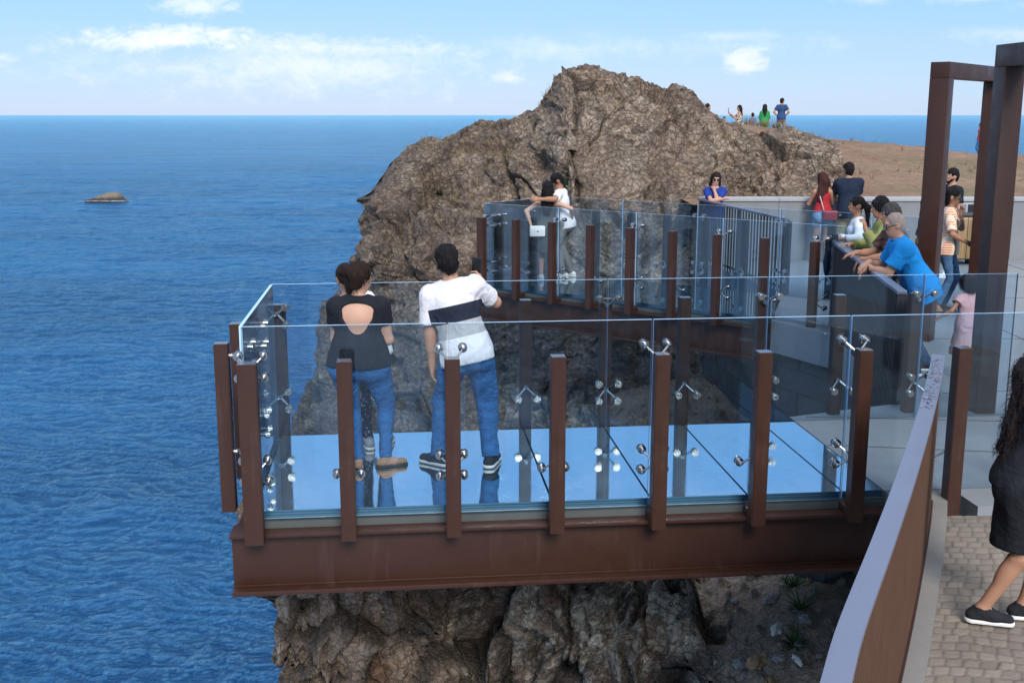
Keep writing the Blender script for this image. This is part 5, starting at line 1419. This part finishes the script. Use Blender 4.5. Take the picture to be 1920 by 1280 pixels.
p.mesh('collar', [rc(j.neck - j.a*.012 - j.f*.02, j.neck + j.a*.03, .072, .066, .01)], fabric((.010,.22,.56), .12), [rc(j.neck - j.a*.06, j.hc, .059, .059, .003)], [(j.neck + j.a*.035, j.a), (j.neck - j.a*.03, -j.a)])
p.glasses(False, 0, 'spectacles')
# ---- round the portals
p = Person('person in a dark plaid shirt and jeans half hidden by the far portal post', (6.28, 16.70, .001), 30, 1.72, .012, None, 'tan', w=1.0, lean=(0,.02), hands=(None,None))
p.top(repeat((.016,.014,.030), (.09,.06,.09), 9, 9, .88), 1.85, .14, .022); p.trousers(DJEAN, 2, .012); p.hair(HBLK, 'short'); p.shoes(BLACKF, RUBW)
p = Person('bearded man in a black T-shirt standing behind the woman in orange', (7.24, 18.55, .001), 98, 1.79, .012, None, 'mid', w=1.08, feet=((-.10,.05,0),(.10,-.05,-10)), head=(-6,-3,0))
p.top(BLACKF, .66, .12, .018); p.trousers(DJEAN, 2, .012); p.hair(HBLK, 'short', vol=.6); p.eyes(); p.shoes(WHITE, RUBW)
j = p.j; ax = np.stack([j.hr, j.hf, j.hu])
p.mesh('beard', [el(j.hc - j.hu*.075 + j.hf*.045, (.052,.052,.050), ax, .02), el(j.hc - j.hu*.045 + j.hf*.015, (.068,.060,.06), ax, .02)], HBLK, [el(j.hc - j.hu*.012 + j.hf*.10, (.05,.07,.055), ax), ], [(j.hc - j.hu*.02, j.hu)], wrinkle(.002, 60))
p = Person('woman in an orange and white checked shirt, sunglasses and jeans, hand at her open mouth', (5.94, 15.22, .001), -112, 1.68, .0105, None, 'tan', sex='f', feet=((-.09,.03,5),(.10,-.04,-8)),
           hands=(('w',6.02,15.05,1.36),('w',6.10,14.95,.98)), elb=((-.4,.2,-1),(.7,-.6,-.3)), head=(2,-2,0), palm=((1,-.3,.3),(-1,0,0)), wrist=((0,.2,1),None), curl=(.8,.3))
p.top(repeat((.60,.22,.085), (.70,.58,.46), 30, 16, .55), .85, .10, .022); p.trousers(denim((.06,.13,.24)), 1.9, .010, .014); p.hair(HBLK, 'bun', vol=.8); p.glasses(); p.eyes(); p.watch(0); p.shoes(fabric((.45,.30,.20)), RUBK, 'flat')
p = Person('little girl with dark curly hair in a pale pink dress reaching out to her left', (4.64, 11.25, .001), 14, 1.04, .009, None, 'tan', sex='c', w=1.0, feet=((-.08,0,8),(.10,.02,-5)), hands=(('w',4.34,11.22,.63),None), elb=((-.3,-1,-.3),(.5,-.8,-.2)), head=(14,-14,0))
PINK = fabric((.50,.30,.31)); p.top(PINK, .42, .02, .02, name='dress_bodice', flare=.03); p.skirt(PINK, .42, .17, .25, wr=.016, flat=.85); p.hair(HDBR, 'curly', .05, 1.25); p.shoes(WHITE, RUBW)
p = Person('woman with long dark curly hair in a fitted black dress and sneakers on the cobbles', (2.72, 5.68, -.040), -112, 1.53, .0075, None, 'mid', sex='f', w=1.08, lean=(0,.06), pel=(0,-.02,.925), feet=((-.07,.10,10),(.09,-.14,4)),
           hands=((-.08,.36,1.24),(.10,.36,1.22)), elb=((-.3,-.3,-1),(.3,-.4,-1)), head=(6,-26,0), palm=((1,0,0),(-1,0,0)))
BDR = fabric((.013,.015,.020), .25)
p.top(BDR, .35, .05, .010, name='dress_bodice', wr=.004); p.skirt(BDR, .50, .150, .165, wr=.010, flat=.88); p.hair(m_hair('curly_hair', (.020,.014,.014), 40), 'curly', .50, 1.22, seed=21); p.shoes(fabric((.020,.021,.026)), RUBW); p.eyes()
j = p.j
for i in (0, 1):
    A_, t = j.A[i], j.ft[i]; z = A_[2] - .085; m = MB()
    for k in range(4):
        c = V3(A_[0], A_[1], z + .118 - .016*k) + t*(.035 + .018*k); sd_ = np.cross(t, V3(0,0,1))
        m.tube((c - sd_*.022)*j.s, (c + sd_*.022)*j.s, .0045*j.s, n=6)
    m.build('laces', RUBW, p.root, smooth=True)
# ---- clifftop
def gz(x, y): return float(head_z(np.array([x]), np.array([y]))[0])
def far(label, x, y, ztop, H, yaw, sex, build, **kw):
    q = Person(label, (x, y, ztop - H), yaw, H, .022, G4, 'mid', sex=sex, **kw); build(q); return q
def b1(q): q.top(fabric((.030,.065,.16)), .6, .10, .016); q.trousers(fabric((.24,.22,.20)), 2, .014); q.hair(HBLK, 'short'); q.shoes(fabric((.3,.25,.2)), RUBW)
far('man in a navy polo and grey trousers, hands on hips on the skyline', 11.79, 50.0, 3.35, 1.74, -20, 'm', b1, feet=((-.16,0,10),(.20,0,-15)), hands=((-.17,.02,.98),(.17,.02,.98)), elb=((-1,-.4,0),(1,-.4,0)), head=(-40,0,0))
def b2(q): q.top(fabric((.020,.26,.075)), .9, .20, .03); q.trousers(DJEAN, 2, .006); q.hair(HDBR, 'long', .30, 1.0)
far('woman in a long bright green top and jeans on the skyline', 10.61, 48.0, 3.08, 1.64, -6, 'f', b2, hands=((-.10,.25,1.08),(.12,.25,1.08)))
def b3(q): q.top(fabric((.07,.14,.30)), .6, .06, .016); q.trousers(DJEAN, .75, .02, name='shorts'); q.hair(HBRN, 'short')
far('child in a light blue T-shirt and dark shorts on the skyline', 10.01, 47.5, 2.70, 1.12, -10, 'c', b3)
def b4(q): q.top(blotch((.62,.58,.52), (.05,.04,.035), 14, .52), 0, .04, .012, tank=True, name='dress_bodice'); q.skirt(blotch((.62,.58,.52), (.05,.04,.035), 14, .52), .25, .15, .22); q.hair(HBRN, 'long', .25)
q = far('woman in a white dress with a dark print holding up a phone on the skyline', 9.15, 46.0, 3.03, 1.60, 88, 'f', b4, hands=((-.05,.30,1.30),(.05,.42,1.36)), elb=((-.5,-.3,-1),(.5,-.3,-1)), wrist=(None,(0,.2,1)), curl=(.5,.9))
phone(q.palmw(1, .10) + V3(-.02,0,.07), (0,1,0), (0,0,1), label='dark phone raised by the woman in the printed white dress', L=.19, Wd=.09)
def b5(q): q.top(fabric((.52,.10,.12)), .9, .10, .02); q.trousers(DJEAN, 2, .02); q.hair(HBRN, 'short')
far('child in a pink red top half hidden by the rock slope', 7.80, 42.0, 2.56, .98, 150, 'c', b5)
def b6(q): q.top(fabric((.45,.12,.08)), .6, .1, .02); q.trousers(DJEAN, 2, .02); q.hair(HBRN, 'buzz')
far('person with only the reddish head showing over the rock slope', 6.15, 36.0, 3.0, 1.72, -60, 'm', b6)
def b7(q): q.top(fabric((.06,.42,.15)), 1.8, .1, .02); q.trousers(DJEAN, 2, .02); q.hair(HBRN, 'short')
far('child in a bright green top almost hidden behind the rock slope', 7.27, 41.0, 2.52, 1.0, 100, 'c', b7)
def b8(q): q.top(fabric((.45,.07,.07)), .6, .10, .016); q.trousers(JEAN2, 2, .01); q.hair(HDBR, 'short'); q.shoes(WHITE, RUBW)
far('person in a red top and jeans at the cliff edge, cut by the far portal', 23.85, 58.0, 2.24, 1.70, 60, 'm', b8, hands=((-.15,.05,1.0),(.15,.1,1.0)), elb=((-1,-.3,0),(1,-.3,0)))

# ------------------------------------------------------------------ cabinet and wall panel
WOOD = None
def m_wood():
    n = NT('varnished_wood'); p = n.obj()
    a = n.noise(n.map(p, (9,9,.7)), 2.2, 6, .65, .6)
    c = n.ramp(a, [(.3,(.22,.115,.042)), (.55,(.36,.21,.085)), (.75,(.44,.28,.125))])
    return n.pbr(c, .5, normal=n.bump(a, .2, .004))
g = empty('wooden_cabinet', (7.93, 20.05, 0), 0); tag(g, 'honey brown wooden bin cabinet with dark frame standing against the grey wall', 'cabinet'); WOOD = m_wood()
for x0 in (0.02, .235): m = MB(); m.box((x0, 0, .12), (x0 + .205, .022, .86)); m.build('door', WOOD, g, bevel=.004)
m = MB(); m.box((0, .024, .10), (.46, .46, .88)); m.build('cabinet_body', DSLAT, g, bevel=.004)
m = MB(); m.box((-.01, -.01, .8805), (.47, .47, .915)); m.build('cabinet_top', DSLAT, g, bevel=.004)
for x0 in (.03, .39): m = MB(); m.box((x0, .05, .001), (x0 + .04, .42, .0995)); m.build('foot', DSLAT, g)
m = MB(); m.box((.33, -.004, .17), (.42, -.0005, .21)); m.build('plate', RUBW, g)
g = empty('wall_niche', (8.02, 20.84, .70), 0); tag(g, 'framed dark recess panel set in the wall above the wooden cabinet', 'panel')
m = MB(); m.box((0, 0, 0), (.66, .012, .36)); m.build('frame', COPING, g, bevel=.003)
m = MB(); m.box((.03, -.004, .03), (.40, -.0005, .33)); m.build('panel', m_simple('steel_panel', (.22,.25,.28), .35, .5), g)
m = MB(); m.box((.43, -.004, .03), (.62, -.0005, .33)); m.build('panel', DARK, g)
# small hazard tag on the railing post
m = MB(); m.box((0,0,0), (.03,.006,.13)); m.box((0,-.001,.095), (.031,.007,.13), 1)
o = m.build('marker_strip', [COPING, m_simple('orange_plastic', (.7,.12,.04), .5)]); o.location = (3.575, 10.09, .06); tag(o, 'small pale strip with an orange tip at the near foot of the slatted railing', 'marker')
# ------------------------------------------------------------------ plants and stones, set down on the ground meshes
from mathutils.bvhtree import BVHTree
def bvh(V, F): return BVHTree.FromPolygons([tuple(v) for v in V], [tuple(f) for f in F.tolist()])
BR = bvh(RV, RF); BC = bvh(CV, CF)
def drop(b, x, y, z0=6.0):
    h = b.ray_cast(Vector((x, y, z0)), Vector((0, 0, -1))); return (h[0], h[1]) if h[0] else (None, None)
def poke(b, x, z, y0=14.0):
    h = b.ray_cast(Vector((x, y0, z)), Vector((0, 1, 0))); return (h[0], h[1]) if h[0] else (None, None)
def blades(V, F, c, n, L, w, spread, rr, droop=.3, up=Vector((0,0,1)), curve=3):
    for k in range(n):
        a = rr.uniform(0, 2*math.pi); t = rr.uniform(.15, 1)*spread; l = L*rr.uniform(.55, 1.1)
        side = Vector((math.cos(a), math.sin(a), 0)); d = (up*(1 - t*.6) + side*t).normalized(); pv = Vector((-side.y, side.x, 0))*w*.5
        p = Vector(c) + side*rr.uniform(0, .02); prev = None
        for s in range(curve + 1):
            f = 1 - (s/curve)**1.5*.95
            i = len(V); V.append(tuple(p - pv*f)); V.append(tuple(p + pv*f))
            if prev is not None: F.append((prev, prev + 1, i + 1, i))
            prev = i; p = p + d*l/curve; d = (d + Vector((0,0,-droop/curve)) + side*droop*.5/curve).normalized()
def plant_mat(name, c1, c2, sc=9):
    n = NT(name); p = n.obj(); c = n.mix(n.noise(p, sc, 3), c1, c2)
    b = n.n('BsdfPrincipled'); n.set(b.inputs['Base Color'], c); n.set(b.inputs['Roughness'], .7); n.set(b.inputs['Specular IOR Level'], .2)
    tl = n.n('BsdfTranslucent'); n.set(tl.inputs[0], c); ms = n.n('MixShader', i_0=.25); n.set(ms.inputs[1], b.outputs[0]); n.set(ms.inputs[2], tl.outputs[0]); n.t.links.new(ms.outputs[0], n.out.inputs[0]); return n.m
DRY = plant_mat('dry_grass_blades', (.20,.155,.085), (.36,.29,.17)); GRN = plant_mat('green_leaves', (.020,.055,.014), (.06,.13,.03)); GRN2 = plant_mat('grey_green_leaves', (.05,.09,.035), (.11,.15,.07))
rr = random.Random(11)
# dry grass over the rock: too many blades to count
V, F = [], []
def tuft_at(h, n, L, w, spread, droop=.35):
    if h[0] is not None: blades(V, F, h[0] - Vector((0,0,.02)), n, L, w, spread, rr, droop)
for k in range(420):
    x = rr.uniform(-2.6, 7.0); y = rr.uniform(21.2, 25.2); h = drop(BR, x, y)
    if h[0] is None or h[1].z < .55: continue
    dens = vnoise(np.array([[x*.7, y*.7, 3.]]), 5)[0]
    if dens < -.1 and rr.random() < .7: continue
    tuft_at(h, rr.randint(6, 14), rr.uniform(.07, .20), .010, .8)
for k in range(150):        # the grassy shoulder left of the cleft
    x = rr.uniform(-2.0, .9); h = drop(BR, x, rr.uniform(22.8, 24.6))
    if h[0] is not None: tuft_at(h, rr.randint(10, 18), rr.uniform(.08, .24), .010, .9)
for k in range(60):        # the gully slope and the foot of the rock
    h = poke(BR, rr.uniform(-2, 3.2), rr.uniform(-2.6, -.6))
    if h[0] is not None: tuft_at(h, 10, .16, .010, .9)
for k in range(90):        # cliff below the near skywalk
    x = rr.uniform(-2.2, 1.3); h = poke(BC, x, rr.uniform(-2.8, -1.2), 5.0)
    if h[0] is not None and rr.random() < .6: tuft_at(h, rr.randint(5, 12), rr.uniform(.05, .16), .006, 1.1, .7)
for k in range(70):
    h = drop(BC, rr.uniform(.9, 2.6), rr.uniform(7.9, 10.2), 0)
    if h[0] is not None and rr.random() < .5: tuft_at(h, rr.randint(4, 9), rr.uniform(.04, .13), .005, 1.2, .5)
for k in range(460):        # headland
    x = rr.uniform(7, 26); y = rr.uniform(26, 51); z = gz(x, y)
    if vnoise(np.array([[x*.25, y*.25, 0.]]), 8)[0] > -.05: tuft_at((Vector((x, y, z)), None), 10, rr.uniform(.12, .30), .022, .9)
for k in range(26): x = 9.3 + rr.uniform(-.5, 1.6); tuft_at((Vector((x, 44.5, gz(x, 44.5))), None), 14, rr.uniform(.3, .55), .02, .6)
me = np_mesh('dry_grass', np.array(V), np.array(F)); o = link_mesh('dry_grass', me, DRY, smooth=False); tag(o, kind='stuff')
# thin stalks on the summit: each plant a thing
def plant(name, c, n, L, w, spread, mat, label, group=None, droop=.35, curve=4, seed=1, extra=None):
    V, F = [], []; blades(V, F, (0,0,0), n, L, w, spread, random.Random(seed), droop, curve=curve)
    o = link_mesh(name, np_mesh(name, np.array(V), np.array(F)), mat, smooth=False); o.location = c; tag(o, label, 'plant', group); return o
G5 = 'wispy plants on the rock summit'
for k, (x, y) in enumerate(((1.45, 24.3), (1.75, 24.4), (2.55, 24.5), (3.05, 24.4))):
    h = drop(BR, x, y)
    if h[0] is not None: plant('wispy_plant', h[0] - Vector((0,0,.03)), 9, .30, .008, .5, GRN2, ('wispy plant leftmost on the flat summit of the rock', 'second wispy plant from the left on the rock summit', 'wispy plant beside the highest point of the rock', 'wispy plant where the rock summit starts to fall right')[k], G5, .1, 4, k)
h = poke(BR, 1.06, 1.22)
if h[0] is not None: plant('agave', h[0] + Vector((0, -.05, -.02)), 46, .40, .040, 1.25, plant_mat('agave_leaves', (.025,.07,.03), (.07,.14,.055)), 'dark green agave growing from the rock cleft behind the hugging couple', None, .25, 4, 8)
for k, (x, z, lab) in enumerate(((-1.55, 1.0, 'small green cactus pad clump on the seaward rock face'), (-.35, .75, 'small green shrub on the rock above the far skywalk corner'))):
    h = poke(BR, x, z)
    if h[0] is not None: plant('shrub', h[0] - Vector((0,.02,.0)), 40, .13, .05, 1.4, GRN, lab, None, .2, 3, 40 + k)
G6 = 'green weeds on the stony slope beside the fence'
spots = ((2.5, 9.3, .22, 'leafy weed highest on the stony slope, just below the beam'), (2.3, 9.75, .18, 'weed next to the topmost weed under the beam'), (2.45, 8.85, .20, 'weed half way down the stony slope near the fence plate'),
         (2.3, 8.4, .20, 'sprawling weed near the fence plate low on the stony slope'), (1.15, 8.35, .26, 'tall weed between the pale boulders and the soil'), (1.05, 8.05, .20, 'weed at the foot of the pale boulders'), (2.0, 7.95, .20, 'lowest weed on the stony slope at the picture bottom'), (1.75, 8.1, .16, 'small weed beside the lowest stones of the slope'))
for k, (x, y, L, lab) in enumerate(spots):
    h = drop(BC, x, y, -.2)
    if h[0] is not None: plant('weed', h[0] - Vector((0,0,.02)), 46, L, .022, 1.35, GRN, lab, G6, .55, 4, 60 + k)
# loose stones
def stone(c, r, mat, label, seed, sc=(1,1,.7)):
    bm = bmesh.new(); bmesh.ops.create_icosphere(bm, subdivisions=3, radius=1)
    P = np.array([v.co[:] for v in bm.verts]); n_ = facets(P*1.3 + seed*7.1, seed)[0]*.35 + .12*fbm(P*2, 3, seed)
    for v, d in zip(bm.verts, n_): v.co = v.co*(1 + float(d)); v.co = Vector((v.co.x*sc[0], v.co.y*sc[1], v.co.z*sc[2]))*r
    me = bpy.data.meshes.new('stone'); bm.to_mesh(me); bm.free(); o = link_mesh('stone', me, mat, autosmooth=30); o.location = c; o.rotation_euler = (0, 0, seed); tag(o, label, 'stone', 'loose stones on the slope below the beam')
SW = m_simple('pale_stone', (.55,.52,.47), .8, 0, .2, 9, .3, 30); SO = m_simple('ochre_stone', (.30,.19,.10), .85, 0, .3, 9, .4, 30); SG = m_simple('grey_stone', (.22,.21,.20), .85, 0, .3, 9, .4, 30)
for k, (x, y, r, mt, lab, sc) in enumerate(((2.2, 8.62, .075, SW, 'white flat stone in the middle of the soil slope', (1.3,.7,.5)), (1.98, 8.38, .085, SO, 'ochre block stone below the white stone', (.9,1,.9)), (2.02, 8.12, .06, SO, 'pointed ochre stone lowest on the slope', (.7,1.4,.7)),
        (2.25, 9.1, .07, SG, 'grey stone upslope of the white stone', (1.2,.8,.7)), (2.42, 8.62, .055, SG, 'grey stone right of the white stone', (1,1,.7)), (2.15, 8.3, .05, SG, 'grey stone right of the ochre stones', (1.2,1,.6)), (1.86, 8.45, .06, SG, 'grey stone left of the ochre block', (1,1,.8)), (2.25, 8.15, .05, SW, 'pale curved stone low beside the fence plate', (1.8,.5,.5)))):
    h = drop(BC, x, y, -.2)
    if h[0] is not None: stone(h[0] + Vector((0,0,r*.15)), r, mt, lab, k + 1, sc)
rs_ = random.Random(31); k = 0
while k < 34:
    x, y = rs_.uniform(1.5, 2.75), rs_.uniform(7.9, 10.1); h = drop(BC, x, y, -.2); k += 1
    if h[0] is None or h[1].z < .6: continue
    r = rs_.uniform(.014, .034); stone(h[0] + Vector((0,0,r*.2)), r, (SG, SO, SG)[k % 3], 'small pebble scattered over the soil slope below the beam', 20 + k, (1, rs_.uniform(.7,1.1), rs_.uniform(.6,.9)))
    bpy.context.scene.collection.objects[-1]['group'] = 'pebbles scattered on the soil slope'
